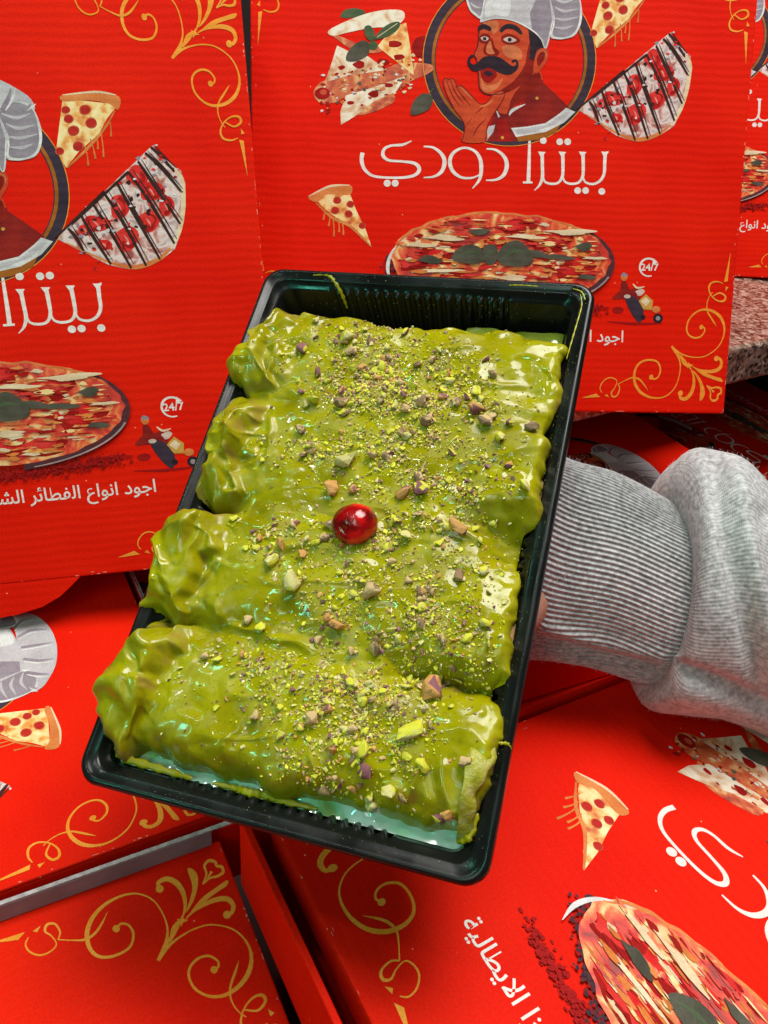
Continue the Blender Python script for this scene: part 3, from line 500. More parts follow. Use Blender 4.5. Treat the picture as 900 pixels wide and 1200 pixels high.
r2_ = ramp(N, ((.35, (.35, .28, .25)), (.65, (1, 1, 1)))); L.new(n2.outputs['Fac'], r2_.inputs[0]); mx = N.new('ShaderNodeMix'); mx.data_type = 'RGBA'; mx.blend_type = 'MULTIPLY'; mx.inputs[0].default_value = 1
L.new(r1_.outputs[0], mx.inputs[6]); L.new(r2_.outputs[0], mx.inputs[7]); L.new(mx.outputs[2], p_.inputs['Base Color']); p_.inputs['Roughness'].default_value = .22
a = on_height(853, 410, .23); b = on_height(900, 400, .23); d = (b - a) / np.linalg.norm(b - a); nb = np.array([-d[1], d[0], 0])
MG = np.eye(4); MG[:3, 0] = d; MG[:3, 1] = nb; MG[:3, 3] = (a[0], a[1], .23)
ct = thing('granite_counter', 'speckled brown granite counter slab behind the upright box at the right', 'counter', MG)
q = Multi(); q.box(-.30, .75, 0, .7, -.034, 0); bevel(q.build('slab', gm, ct), .004, 3)
q = Multi(); q.box(-.28, .72, .55, .6, -.2295, -.0345); q.box(.66, .70, .05, .54, -.2295, -.0345); q.build('support', noise_mat('dark_counter_support', ((.3, (.03, .012, .012)), (.7, (.05, .02, .02))), 20), ct)

# ------------------------------------------------------------------ black plastic tray
W0, L0 = .155, .2434
TM = np.eye(4); TM[:3, 0] = WB @ [.94631333, .13251464, -.29484056]; TM[:3, 1] = WB @ [.24352771, -.89205947, .38068906]; TM[:3, 2] = WB @ [-.21256844, -.43205298, -.87643875]
TM[:3, 3] = c2w([-.11526355, .09875196, .30482921])
bm_, N, L, p_ = new_mat('black_plastic'); p_.inputs['Base Color'].default_value = (.006, .0065, .006, 1); p_.inputs['Roughness'].default_value = .22; p_.inputs['Specular IOR Level'].default_value = .3
tc = N.new('ShaderNodeTexCoord'); n = N.new('ShaderNodeTexNoise'); n.inputs['Scale'].default_value = 60; n.inputs['Detail'].default_value = 8; L.new(tc.outputs['Object'], n.inputs['Vector'])
mr = N.new('ShaderNodeMapRange'); mr.inputs[1].default_value = .35; mr.inputs[2].default_value = .7; mr.inputs[3].default_value = .16; mr.inputs[4].default_value = .42; L.new(n.outputs['Fac'], mr.inputs[0]); L.new(mr.outputs[0], p_.inputs['Roughness'])
b_ = N.new('ShaderNodeBump'); b_.inputs['Strength'].default_value = .12; b_.inputs['Distance'].default_value = .0008; L.new(n.outputs['Fac'], b_.inputs['Height']); L.new(b_.outputs[0], p_.inputs['Normal']); PLASTIC = bm_
def rr(d, rad, ns=(150, 230), nc=14):
    """rounded rectangle inset by d; also the distance along each straight side and the inward normal"""
    hx, hy = W0 / 2 - d, L0 / 2 - d; r = max(rad - d * .35, .004); P = []; Nn = []; T = []
    cs = [(hx - r, hy - r, 0), (-hx + r, hy - r, 90), (-hx + r, -hy + r, 180), (hx - r, -hy + r, 270)]
    for k, (cx, cy, a0) in enumerate(cs):
        for j in range(nc):
            a = math.radians(a0 + 90 * j / (nc - 1)); P.append((cx + r * math.cos(a), cy + r * math.sin(a))); Nn.append((-math.cos(a), -math.sin(a))); T.append(0)
        nx = cs[(k + 1) % 4]; e = P[-1]; a1 = math.radians(a0 + 90); s = (nx[0] + r * math.cos(a1), nx[1] + r * math.sin(a1)); m_ = ns[k % 2]
        for j in range(1, m_):
            t = j / m_; P.append((e[0] + (s[0] - e[0]) * t, e[1] + (s[1] - e[1]) * t)); Nn.append((-math.cos(a1), -math.sin(a1))); T.append(t)
    return np.array(P), np.array(Nn), np.array(T)
ring = [(-.0006, -.0065), (-.0008, -.002), (-.0002, -.0005), (.0006, 0), (.0018, .0001), (.0022, -.0006), (.0046, -.0007), (.0055, -.0014), (.0060, -.0034), (.0076, -.0040), (.0083, -.0052), (.0094, -.010), (.0112, -.018), (.0130, -.026), (.0142, -.033), (.0165, -.0365), (.022, -.037), (.05, -.037)]
outer = [(.05, -.0379), (.022, -.0379), (.0145, -.0378), (.0122, -.034), (.0066, -.0068), (.0054, -.0046), (.0044, -.0022), (.002, -.0018), (.0008, -.0024), (.0003, -.0065)]
V = []; FC = []; nper = None
for j, (d_, z_) in enumerate(ring + outer):
    P, Nn, T = rr(d_, .0085); nper = len(P); amt = 0
    if 9 < j < len(ring) and -.034 < z_ < -.005: amt = .0010
    env = np.where((T > .16) & (T < .86), 1, 0) * np.clip(np.minimum(T - .16, .86 - T) * 60, 0, 1)
    cnt = np.where(np.abs(Nn[:, 1]) > .7, 26, 44); rib = np.clip(np.sin(T * cnt * 2 * np.pi) * 1.6, -1, 1) * env * amt
    P = P + Nn * rib[:, None]; V += [(x + W0 / 2, y + L0 / 2, z_) for x, y in P]
nr = len(ring + outer)
for j in range(nr - 1):
    for k in range(nper):
        k2 = (k + 1) % nper; FC.append((j * nper + k, j * nper + k2, (j + 1) * nper + k2, (j + 1) * nper + k))
FC.append(tuple((len(ring) - 1) * nper + k for k in range(nper)))
tray = thing('food_tray', 'black plastic food tray with ribbed walls, tilted toward the camera and full of green crepes', 'tray', TM)
rim_n = 11
mesh('rim', V[:rim_n * nper], [f for f in FC[:(rim_n - 1) * nper]], PLASTIC, None, tray, True)
off = (rim_n - 1) * nper; mesh('body', V[off:], [tuple(i - off for i in f) for f in FC[(rim_n - 1) * nper:]], PLASTIC, None, tray, True)

# ------------------------------------------------------------------ crepe rolls under pistachio sauce (tray millimetres)
def sauce_mat():
    m, N, L, p = new_mat('pistachio_sauce'); tc = N.new('ShaderNodeTexCoord')
    n = N.new('ShaderNodeTexNoise'); n.inputs['Scale'].default_value = 22; n.inputs['Detail'].default_value = 7; n.inputs['Distortion'].default_value = .7; L.new(tc.outputs['Object'], n.inputs['Vector'])
    r = ramp(N, ((.30, (.205, .176, .0008)), (.50, (.305, .272, .0012)), (.72, (.37, .335, .0022)))); L.new(n.outputs['Fac'], r.inputs[0])
    g = N.new('ShaderNodeTexNoise'); g.inputs['Scale'].default_value = 700; g.inputs['Detail'].default_value = 3; L.new(tc.outputs['Object'], g.inputs['Vector'])
    gr = ramp(N, ((.30, (.72, .70, .6)), (.46, (1, 1, 1)))); L.new(g.outputs['Fac'], gr.inputs[0])
    at = N.new('ShaderNodeVertexColor'); at.layer_name = 'thin'
    rn = N.new('ShaderNodeTexNoise'); rn.inputs['Scale'].default_value = 110; rn.inputs['Detail'].default_value = 5; rn.inputs['Distortion'].default_value = .6; L.new(tc.outputs['Object'], rn.inputs['Vector'])
    rm = N.new('ShaderNodeMapRange'); rm.inputs[1].default_value = .42; rm.inputs[2].default_value = .62; rm.inputs[3].default_value = .09; rm.inputs[4].default_value = .52; L.new(rn.outputs['Fac'], rm.inputs[0]); L.new(rm.outputs[0], p.inputs['Roughness'])
    mx = N.new('ShaderNodeMix'); mx.data_type = 'RGBA'; mx.blend_type = 'MULTIPLY'; mx.inputs[0].default_value = .6; L.new(r.outputs[0], mx.inputs[6]); L.new(gr.outputs[0], mx.inputs[7])
    m2 = N.new('ShaderNodeMix'); m2.data_type = 'RGBA'; L.new(at.outputs['Color'], m2.inputs[0]); L.new(mx.outputs[2], m2.inputs[6]); m2.inputs[7].default_value = (.30, .20, .03, 1)
    L.new(m2.outputs[2], p.inputs['Base Color']); p.inputs['Roughness'].default_value = .28; p.inputs['Specular IOR Level'].default_value = .27
    p.inputs['Coat Weight'].default_value = .22; p.inputs['Coat Roughness'].default_value = .05
    p.inputs['Subsurface Weight'].default_value = .12; p.inputs['Subsurface Radius'].default_value = (.003, .003, .0006); p.inputs['Subsurface Scale'].default_value = .5
    b = N.new('ShaderNodeBump'); b.inputs['Strength'].default_value = .07; b.inputs['Distance'].default_value = .001; n3 = N.new('ShaderNodeTexNoise'); n3.inputs['Scale'].default_value = 240; n3.inputs['Detail'].default_value = 3
    L.new(tc.outputs['Object'], n3.inputs['Vector']); L.new(n3.outputs['Fac'], b.inputs['Height']); L.new(b.outputs[0], p.inputs['Normal']); return m
SAUCE = sauce_mat()
CREPE = noise_mat('browned_crepe', ((.3, (.16, .07, .02)), (.55, (.34, .19, .06)), (.75, (.46, .32, .12))), 120, 6, .5, .3, 500)
# centre line, half width, left and right ends of each roll (mm), top roll first
ROLL = [dict(y=(200, 193, 191), hw=27.5, x0=2.2, x1=150, h=3.2), dict(y=(142, 143, 146), hw=27.5, x0=.5, x1=150.5, h=3.8), dict(y=(88, 92, 87), hw=28.5, x0=-2.5, x1=150, h=4.2), dict(y=(40, 39, 38), hw=26, x0=-1.3, x1=150, h=4.8)]
STEP = .5
gx = np.arange(-8, 156.01, STEP); gy = np.arange(3, 232.01, STEP); GX, GY = np.meshgrid(gx, gy)
wxn = GX + fbm(GX / 22, GY / 22, 3, 3) * 2.6 + fbm(GX / 6, GY / 6, 9, 2) * .7; wyn = GY + fbm(GX / 20, GY / 20, 5, 3) * 2.8 + fbm(GX / 6, GY / 6, 13, 2) * .6
left = 1 - sstep(16, 34, wxn + fbm(GX / 9, GY / 9, 21, 2) * 5)                # lumpy folded end of every roll
rough = .42 + 1.0 * left + .45 * sstep(122, 146, GX)
def ridged(x, y, s): return 1 - np.abs(vnoise(x, y, s)) * 2
edge = 21 + 7 * vnoise(GX / 40, GY / 17, 51) + 3 * vnoise(GX / 12, GY / 6, 53)
step_ = sstep(2.6, -1.6, wxn - edge)
lump = fbm(GX / 17, GY / 17, 31, 2) * 2.0 * rough + left * (2.6 * vnoise(GX / 12, GY / 13, 41) + 3.0 * (ridged((wxn + .25 * wyn) / 12, wyn / 44, 43) - .3) + 1.0 * vnoise(GX / 5, GY / 6, 45)) + step_ * (2.6 + 1.8 * vnoise(GX / 16, GY / 12, 55))
lump += .35 * vnoise(GX / 3.6, GY / 3.6, 47) * rough + .7 * vnoise(GX / 8, GY / 7, 57) * (1 - left) + .8 * np.clip(ridged((GX + GY * .4) / 26, (GY - GX * .3) / 15, 59) - .55, 0, 1) * 2 + .6 * fbm(GX / 30, GY / 24, 49, 2) - 1.1 * np.exp(-((wxn - edge - 4) / 2.2) ** 2)
heights = []
for i, R_ in enumerate(ROLL):
    yc = np.interp(wxn, (0, 75, 150), R_['y']); t = (wyn - yc) / (R_['hw'] * (1 - .10 * sstep(22, 4, wxn) - (.10 * sstep(126, 146, wxn) if i > 1 else 0)) + 2.0 * vnoise(GX / 13, GY / 60, 60 + i))
    ex_ = np.clip((R_['x0'] + 9 - wxn + 4.5 * vnoise(GY / 15, GX / 30, 70 + i) + 1.2 * vnoise(GY / 5, GX / 12, 75 + i)) / 9, 0, 1.6); er = np.clip((wxn - (R_['x1'] - 6)) / 6, 0, 1.6)
    q = np.abs(t) ** 4.0 + ex_ ** 3.6 + er ** 3
    prof = np.where(q < 1, (1 - np.clip(q, 0, 1)) ** .42, 0)
    z = -25 + (25 + R_['h']) * prof + left * 2.0 * prof
    z = z + 1.0 * left * prof * sstep(30, 12, np.abs(wyn - yc)) + lump * sstep(0, .5, prof) - np.where(q >= 1, 8, 0)
    heights.append(z)
HS = np.stack(heights)
# sauce fills the valleys in the middle of the tray, leaves holes at the ends
vy = {0: 167.0, 1: 116.5, 2: 61.5}
fill = np.full(GX.shape, -30.0)
for k, yv in vy.items():
    lvl = np.interp(GX, *{0: ((-3, 3, 14, 24, 40, 125, 140, 146, 150), (-30, -18, -4, 2.6, 4.3, 4.3, 3.4, 0, -30)), 1: ((-3, 3, 22, 32, 46, 112, 128, 146, 150), (-30, -21, -7, .8, 3.4, 3.2, -.5, -11, -30)), 2: ((-3, 3, 18, 30, 60, 104, 116, 146, 150), (-30, -22, -12, -2.5, 1.8, .8, -10, -20, -30))}[k])
    fill = np.maximum(fill, lvl + .8 * fbm(GX / 9, GY / 6, 80 + k, 2) - 12 * (np.abs(GY - yv) / 20) ** 4)
def smax(a, b, k): h_ = np.clip(.5 + .5 * (a - b) / k, 0, 1); return b * (1 - h_) + a * h_ + k * h_ * (1 - h_)
ZT = smax(HS.max(0), fill, 4.5); OWN = HS.argmax(0)
# drips and pulled skins running down the fronts
for (x, y, ang, ln, wd, am) in ((33, 150, -72, 26, 1.6, 1.5), (31, 45, 80, 18, 1.4, 1.3), (58, 28, 60, 12, 1.3, 1.2), (92, 22, -70, 16, 1.6, 1.4), (126, 22, 75, 22, 1.8, 1.8), (137, 26, -62, 20, 2.0, 1.8), (64, 103, 12, 26, 2.2, 1.6), (60, 66, -8, 40, 2.0, 1.8), (128, 118, -20, 30, 2.2, 1.8), (20, 100, 84, 24, 2.0, 1.8), (26, 88, 70, 20, 1.5, 1.3), (120, 185, 8, 30, 2, .9), (16, 200, 78, 30, 2, 2), (22, 190, 82, 26, 1.6, 1.6)):
    ca, sa = math.cos(math.radians(ang)), math.sin(math.radians(ang)); u_ = (GX - x) * ca + (GY - y) * sa + 0; v_ = -(GX - x) * sa + (GY - y) * ca + 1.6 * vnoise(GX / 7, GY / 7, 91)
    ZT += am * np.exp(-(v_ / wd) ** 2) * np.exp(-(u_ / ln * 2) ** 4)
def zat(x, y):
    i = int(round((y - gy[0]) / STEP)); j = int(round((x - gx[0]) / STEP)); i = min(max(i, 1), len(gy) - 2); j = min(max(j, 1), len(gx) - 2)
    n_ = np.array([-(ZT[i, j + 1] - ZT[i, j - 1]) / (2 * STEP), -(ZT[i + 1, j] - ZT[i - 1, j]) / (2 * STEP), 1]); return ZT[i, j], n_ / np.linalg.norm(n_), int(OWN[i, j])
DX = 1.1 * fbm(GX / 7, GY / 7, 101, 2) * rough + left * 2.6 * vnoise(GX / 13, GY / 12, 103); DY = 1.1 * fbm(GX / 7, GY / 7, 105, 2) * rough + left * 2.6 * vnoise(GX / 12, GY / 13, 107)
def shift(x, y): i = int(round((y - gy[0]) / STEP)); j = int(round((x - gx[0]) / STEP)); return DX[i, j], DY[i, j]
ORD = ('topmost', 'second', 'third', 'lowest')
RL = ('topmost green crepe roll at the far end of the tray with a ragged left end', 'second green crepe roll from the top, just above the red cherry', 'third green crepe roll from the top, just below the red cherry', 'lowest green crepe roll, with a bare pastry edge at its right end')
nxg = len(gx); thin_n = fbm(GX / 6, GY / 6, 120, 3)
for i in range(4):
    ok = (OWN == i) & (ZT > -24); cell = ok[:-1, :-1]
    ids = np.full(GX.shape, -1, dtype=int); use = np.zeros(GX.shape, bool)
    for a_, b_ in ((0, 0), (1, 0), (0, 1), (1, 1)): use[a_:use.shape[0] - 1 + a_, b_:use.shape[1] - 1 + b_] |= cell
    ids[use] = np.arange(use.sum()); jj, kk = np.nonzero(cell)
    fcs = np.stack([ids[jj, kk], ids[jj, kk + 1], ids[jj + 1, kk + 1], ids[jj + 1, kk]], 1)
    low_ = np.clip((-2 - ZT) / 4, 0, 1); XX = GX + DX; wall = .12 * np.clip(-ZT, 0, 40)
    XX = XX + low_ * (np.clip(XX, 9.0 + wall, 145.6 - wall) - XX); YY = GY + DY; YY = YY + low_ * (np.clip(YY, 9.0 + wall, 234 - wall) - YY)
    vs = np.stack([XX, YY, ZT], -1)[use] / 1000
    base = np.array([75, np.mean(ROLL[i]['y']), -36]) / 1000; M_ = TM.copy(); M_[:3, 3] = (TM @ np.array([*base, 1]))[:3]
    rt = thing('crepe_roll', RL[i], 'crepe roll', M_, 'sauced crepe rolls in the tray')
    so = mesh('sauce_coating', vs - base, fcs.tolist(), SAUCE, None, rt, True)
    gxz, gyz = np.gradient(ZT, STEP); stp = np.hypot(gxz, gyz); th_ = sstep(.25, .8, thin_n + .35 * left - .25) * sstep(.5, 1.4, stp) * .8
    vc = so.data.color_attributes.new('thin', 'FLOAT_COLOR', 'POINT'); tv = th_[use]; vc.data.foreach_set('color', np.stack([tv, tv, tv, np.ones_like(tv)], 1).astype(np.float32).ravel())
    # the rolled pastry inside, poking out of the sauce at both ends
    vv = []; ff = []; ns_, nt = 60, 34
    for s_ in range(ns_ + 1):
        x = ROLL[i]['x0'] + 5 + (ROLL[i]['x1'] - ROLL[i]['x0'] - 6.0) * s_ / ns_; yc = np.interp(x, (0, 75, 150), ROLL[i]['y'])
        for t_ in range(nt):
            a_ = 2 * math.pi * t_ / nt; rr_ = 1 + .05 * math.sin(5 * a_ + s_ * .6) + .04 * math.sin(3 * a_ - s_ * .3)
            vv.append((x / 1000 - base[0], (yc + (ROLL[i]['hw'] - 9) * rr_ * math.cos(a_)) / 1000 - base[1], (-17 + 14.5 * rr_ * math.sin(a_)) / 1000 - base[2]))
    for s_ in range(ns_):
        for t_ in range(nt): t2 = (t_ + 1) % nt; ff.append((s_ * nt + t_, s_ * nt + t2, (s_ + 1) * nt + t2, (s_ + 1) * nt + t_))
    ff += [tuple(range(nt))[::-1], tuple(ns_ * nt + t_ for t_ in range(nt))]
    mesh('pastry', vv, ff, CREPE, None, rt, True)
    if i == 3:   # bare pastry edge folding out at the right end
        vv = []; ff = []; nu, nv = 24, 8
        for a_ in range(nu + 1):
            for b_ in range(nv + 1):
                u_ = a_ / nu; v_ = b_ / nv; y = 13 + 40 * u_; x = 143 + 4.2 * v_ + 1.3 * math.sin(u_ * 11 + 1) * v_ + .6 * math.sin(u_ * 31) * v_ + 4.5 * max(0, u_ - .15) * v_; z = -9 + 16.5 * math.sin(math.pi * min(1, u_ * 1.05)) ** .6 - 2.8 * v_ * v_ + .5 * math.sin(u_ * 23 + v_ * 3)
                vv.append((x / 1000 - base[0], y / 1000 - base[1], z / 1000 - base[2]))
        for a_ in range(nu):
            for b_ in range(nv): k_ = a_ * (nv + 1) + b_; ff.append((k_, k_ + nv + 1, k_ + nv + 2, k_ + 1))
        eo = mesh('pastry_edge', vv, ff, noise_mat('pale_crepe_edge', ((.32, (.28, .26, .006)), (.52, (.36, .33, .03)), (.75, (.50, .44, .16))), 260, 5, .4, .5, 700), None, rt, True)
        sd = eo.modifiers.new('solid', 'SOLIDIFY'); sd.thickness = .0016; sd.offset = -1
# pool of sauce in the bottom of the tray and smears on its rim
POOL = noise_mat('mint_sheen_sauce_pool', ((.30, (.24, .26, .01)), (.42, (.20, .48, .20)), (.52, (.40, .66, .50)), (.68, (.70, .76, .72))), 48, 5, .10, .15, 90, coat=.8, dist=.8)  # mint and white reflections painted into the green sauce colour
vv = []; ff = []; nu, nv = 160, 14
for a_ in range(nu + 1):
    for b_ in range(nv + 1):
        u_ = a_ / nu; v_ = b_ / nv; x = 9.8 + 135.5 * u_; y = 9.4 + 14 * v_
        z = -9.0 + .8 * float(vnoise(np.array([x / 9.]), np.array([y / 5.]), 130)[0]) + .5 * math.exp(-v_ * 8) - 1.5 * u_; vv.append((x / 1000, y / 1000, z / 1000))
for a_ in range(nu):
    for b_ in range(nv): k_ = a_ * (nv + 1) + b_; ff.append((k_, k_ + nv + 1, k_ + nv + 2, k_ + 1))
pl = tag(mesh('sauce_pool', vv, ff, POOL, None, None, True), kind='stuff'); pl.matrix_world = Matrix(TM.tolist())
vv = []; ff = []
for a_ in range(61):
    for b_ in range(9):
        u_ = a_ / 60; v_ = b_ / 8; x = 100 + 44 * u_; y = 214 + 14 * v_; vv.append((x / 1000, y / 1000, (-13.5 + 2.6 * float(vnoise(np.array([x / 7.]), np.array([y / 9.]), 140)[0]) - 3 * v_) / 1000))
for a_ in range(60):
    for b_ in range(8): k_ = a_ * 9 + b_; ff.append((k_, k_ + 9, k_ + 10, k_ + 1))
pl2 = tag(mesh('sauce_pool', vv, ff, noise_mat('far_sauce_pool', ((.3, (.10, .15, .01)), (.6, (.22, .26, .03)), (.75, (.5, .56, .5))), 70, 5, .12, .1, 90, coat=.8), None, None, True), kind='stuff'); pl2.matrix_world = Matrix(TM.tolist())
sm = Multi()
def bead(pts, rad):
    pts = spline(pts, False, 8); n_ = len(pts); vv = []; ff = []
    for i_, q_ in enumerate(pts):
        d_ = pts[min(i_ + 1, n_ - 1)] - pts[max(i_ - 1, 0)]; d_ /= np.linalg.norm(d_); s_ = np.cross(d_, (0, 0, 1)); s_ /= np.linalg.norm(s_); u_ = np.cross(s_, d_); r_ = rad * (math.sin(math.pi * (i_ + .3) / (n_ + .2)) ** .4) * (1 + .3 * math.sin(i_ * 1.9))
        for k_ in range(8): a_ = k_ * math.pi / 4; vv.append(tuple((q_ + s_ * math.cos(a_) * r_ + u_ * math.sin(a_) * r_ * .55) / 1000))
    for i_ in range(n_ - 1):
        for k_ in range(8): k2 = (k_ + 1) % 8; ff.append((i_ * 8 + k_, i_ * 8 + k2, (i_ + 1) * 8 + k2, (i_ + 1) * 8 + k_))
    sm.add(vv, ff)
bead([(12, 26, -2), (11, 16, -3), (14, 11.5, -4), (30, 10.6, -4.5), (44, 10.2, -5)], 1.6); bead([(52, 10.4, -5.5), (60, 10.8, -8), (66, 10.4, -6), (72, 11, -8.5), (80, 10.6, -7), (92, 11, -9)], 1.5); bead([(143, 12, -5), (147, 14, -2.5), (148.4, 22, -2)], 1.3)
bead([(147, 48, 1), (151, 45.5, .5), (154, 45.8, .1), (155.4, 44.5, -1.2)], .6); bead([(24, 241, -.6), (31, 241.5, -.6), (36, 238, -1.5), (40, 233.4, -6), (41, 231.6, -12)], .9)
bead([(149.5, 238, -.3), (151, 232, -.4), (150.4, 222, -.4), (149.6, 212, -.5), (149, 204, -.6)], .35); bead([(146, 240.6, -.3), (150, 239, -.3), (152, 235, -.4)], .4); bead([(118, 240.8, -.4), (124, 241.2, -.4), (131, 240.9, -.4)], .4); bead([(2.6, 70, -.4), (2.2, 74, -.4), (1, 76, -.2)], .6)
smo = tag(sm.build('sauce_smears', SAUCE, None, True), kind='stuff'); smo.matrix_world = Matrix(TM.tolist())
vc = smo.data.color_attributes.new('thin', 'FLOAT_COLOR', 'POINT'); vc.data.foreach_set('color', np.tile(np.array([0, 0, 0, 1], np.float32), len(smo.data.vertices)))

# ------------------------------------------------------------------ candied cherry
cz, cn, _ = zat(81, 116); vv = []; ff = []; nu, nv = 48, 28
for a_ in range(nv + 1):
    for b_ in range(nu):
        ph = math.pi * a_ / nv; th = 2 * math.pi * b_ / nu; r_ = 8.7 * (1 - .16 * math.exp(-((ph - .75) / .34) ** 2 - ((th - 4.2) / .8) ** 2) + .03 * math.sin(2 * th + 1) * math.sin(ph) + .018 * math.sin(3 * th + ph * 4) * math.sin(ph) ** 2 + .014 * math.sin(7 * th - ph * 9) * math.sin(ph) ** 2 + .008 * math.sin(13 * th + ph * 15) * math.sin(ph) ** 2)
        vv.append((r_ * math.sin(ph) * math.cos(th) / 1000, r_ * math.sin(ph) * math.sin(th) * .97 / 1000, r_ * math.cos(ph) * .86 / 1000))
for a_ in range(nv):
    for b_ in range(nu): b2 = (b_ + 1) % nu; ff.append((a_ * nu + b_, (a_ + 1) * nu + b_, (a_ + 1) * nu + b2, a_ * nu + b2))
cm_ = noise_mat('candied_cherry', ((.36, (.12, .0004, .001)), (.52, (.34, .001, .0016)), (.66, (.85, .007, .006))), 95, 3, .16, .45, 330, coat=.12, sss=.4)
ch = mesh('cherry', vv, ff, cm_, None, None, True); CMx = TM.copy(); CMx[:3, 3] = (TM @ np.array([.0818, .1143, max(cz, 0) / 1000 + .0031, 1]))[:3]; ch.matrix_world = Matrix(CMx.tolist())
tag(ch, 'glossy red candied cherry in the middle of the green crepes', 'cherry')

# ------------------------------------------------------------------ chopped pistachios
NUT = dict(lime=noise_mat('lime_nut_flesh', ((.3, (.50, .48, .012)), (.7, (.80, .72, .05))), 500, 4, .5, .4, 900), pale=noise_mat('pale_nut_flesh', ((.3, (.52, .44, .12)), (.7, (.74, .64, .28))), 500, 4, .5, .4, 900),
    tan=noise_mat('tan_nut_flesh', ((.3, (.50, .29, .10)), (.7, (.70, .50, .26))), 500, 4, .5, .4, 900), orange=noise_mat('toasted_nut_flesh', ((.3, (.52, .20, .035)), (.7, (.70, .38, .12))), 500, 4, .5, .4, 900),
    purple=noise_mat('purple_nut_skin', ((.3, (.14, .03, .05)), (.7, (.36, .14, .15))), 400, 4, .55, .4, 900), brown=noise_mat('brown_nut_skin', ((.3, (.16, .08, .03)), (.7, (.36, .22, .11))), 400, 4, .55, .4, 900))
def shard(rng, flat=.6, fine=False):
    bm = bmesh.new(); n_ = rng.randint(10, 16)
    for _ in range(n_):
        a_ = rng.uniform(0, 6.283); z = rng.uniform(-1, 1); k = math.sqrt(1 - z * z); bm.verts.new((k * math.cos(a_) * rng.uniform(.8, 1.1), k * math.sin(a_) * rng.uniform(.6, .85), z * flat * rng.uniform(.8, 1.1)))
    bmesh.ops.convex_hull(bm, input=bm.verts); bmesh.ops.delete(bm, geom=[v for v in bm.verts if not v.link_faces], context='VERTS')
    if fine:
        bmesh.ops.triangulate(bm, faces=bm.faces); bmesh.ops.subdivide_edges(bm, edges=bm.edges, cuts=1, use_grid_fill=True); bmesh.ops.smooth_vert(bm, verts=bm.verts, factor=.35, use_axis_x=True, use_axis_y=True, use_axis_z=True)
        for q in bm.verts: q.co *= rng.uniform(.90, 1.12)
        st = rng.uniform(.75, 1.2)
        for q in bm.verts: q.co.x *= st; q.co.z += .18 * q.co.x * q.co.x
    bm.verts.ensure_lookup_table(); v = [tuple(q.co) for q in bm.verts]; bm.verts.index_update(); f = [tuple(q.index for q in p.verts) for p in bm.faces]; bm.free(); return v, f
KIND = dict(lime=('lime', 'pale'), pale=('pale', 'lime'), tan=('tan', 'brown'), orange=('orange', 'purple'), purple=('purple', 'lime'), brown=('brown', 'tan'))
rg = random.Random(3); PROTO = {}
for k, (m1, m2) in KIND.items():
    PROTO[k] = []
    for _ in range(9):
        v, f = shard(rg, .62, True); me = bpy.data.meshes.new('pistachio_piece'); me.from_pydata(v, [], f); me.materials.append(NUT[m1]); me.materials.append(NUT[m2])
        ax = Vector((rg.uniform(-1, 1), rg.uniform(-1, 1), rg.uniform(-.3, .8))).normalized()
        for p in me.polygons: p.material_index = 1 if p.normal.dot(ax) + rg.uniform(-.15, .15) > .62 else 0; p.use_smooth = rg.random() < .5
        me.update(); PROTO[k].append(me)
def place(me, x, y, r_, rng, name='pistachio_piece'):
    z, n_, own = zat(x, y); q = Vector(n_).to_track_quat('Z', 'Y').to_matrix().to_4x4() @ Matrix.Rotation(rng.uniform(0, 6.283), 4, 'Z') @ Matrix.Rotation(rng.uniform(-.5, .5), 4, 'X') @ Matrix.Rotation(rng.uniform(-.5, .5), 4, 'Y')
    o = bpy.data.objects.new(name, me); COL.objects.link(o)
    dx_, dy_ = shift(x, y); o.matrix_world = Matrix(TM.tolist()) @ Matrix.Translation(Vector((x + dx_, y + dy_, z + r_ * .40)) / 1000) @ q @ Matrix.Diagonal((r_ / 1000, r_ / 1000, r_ / 1000, 1)); return o, own
HUE = dict(lime='bright yellow-green', pale='pale cream-green', tan='tan', orange='toasted orange', purple='purple-skinned', brown='dark brown')
UNIQUE = {(33, 196): 'reddish-brown pistachio beside the ragged left end of the topmost roll', (70, 143): 'long pale pistachio half lying up and left of the cherry', (67, 129): 'toasted orange pistachio chunk just left above the cherry',
          (119, 173): 'largest toasted orange chunk on the topmost roll, right of the crumb heap', (125, 58): 'long toasted orange sliver stuck in the gap above the lowest roll', (143, 139): 'bright yellow-green chunk close to the right rim of the tray', (102, 113): 'bright yellow-green chunk just right below the cherry',
          (122, 42): 'largest bright yellow-green chunk on the lowest roll', (64, 86): 'long pale pistachio piece left below the cherry', (48, 168): 'bright yellow-green chunk left of the crumb heap near the ragged end'}
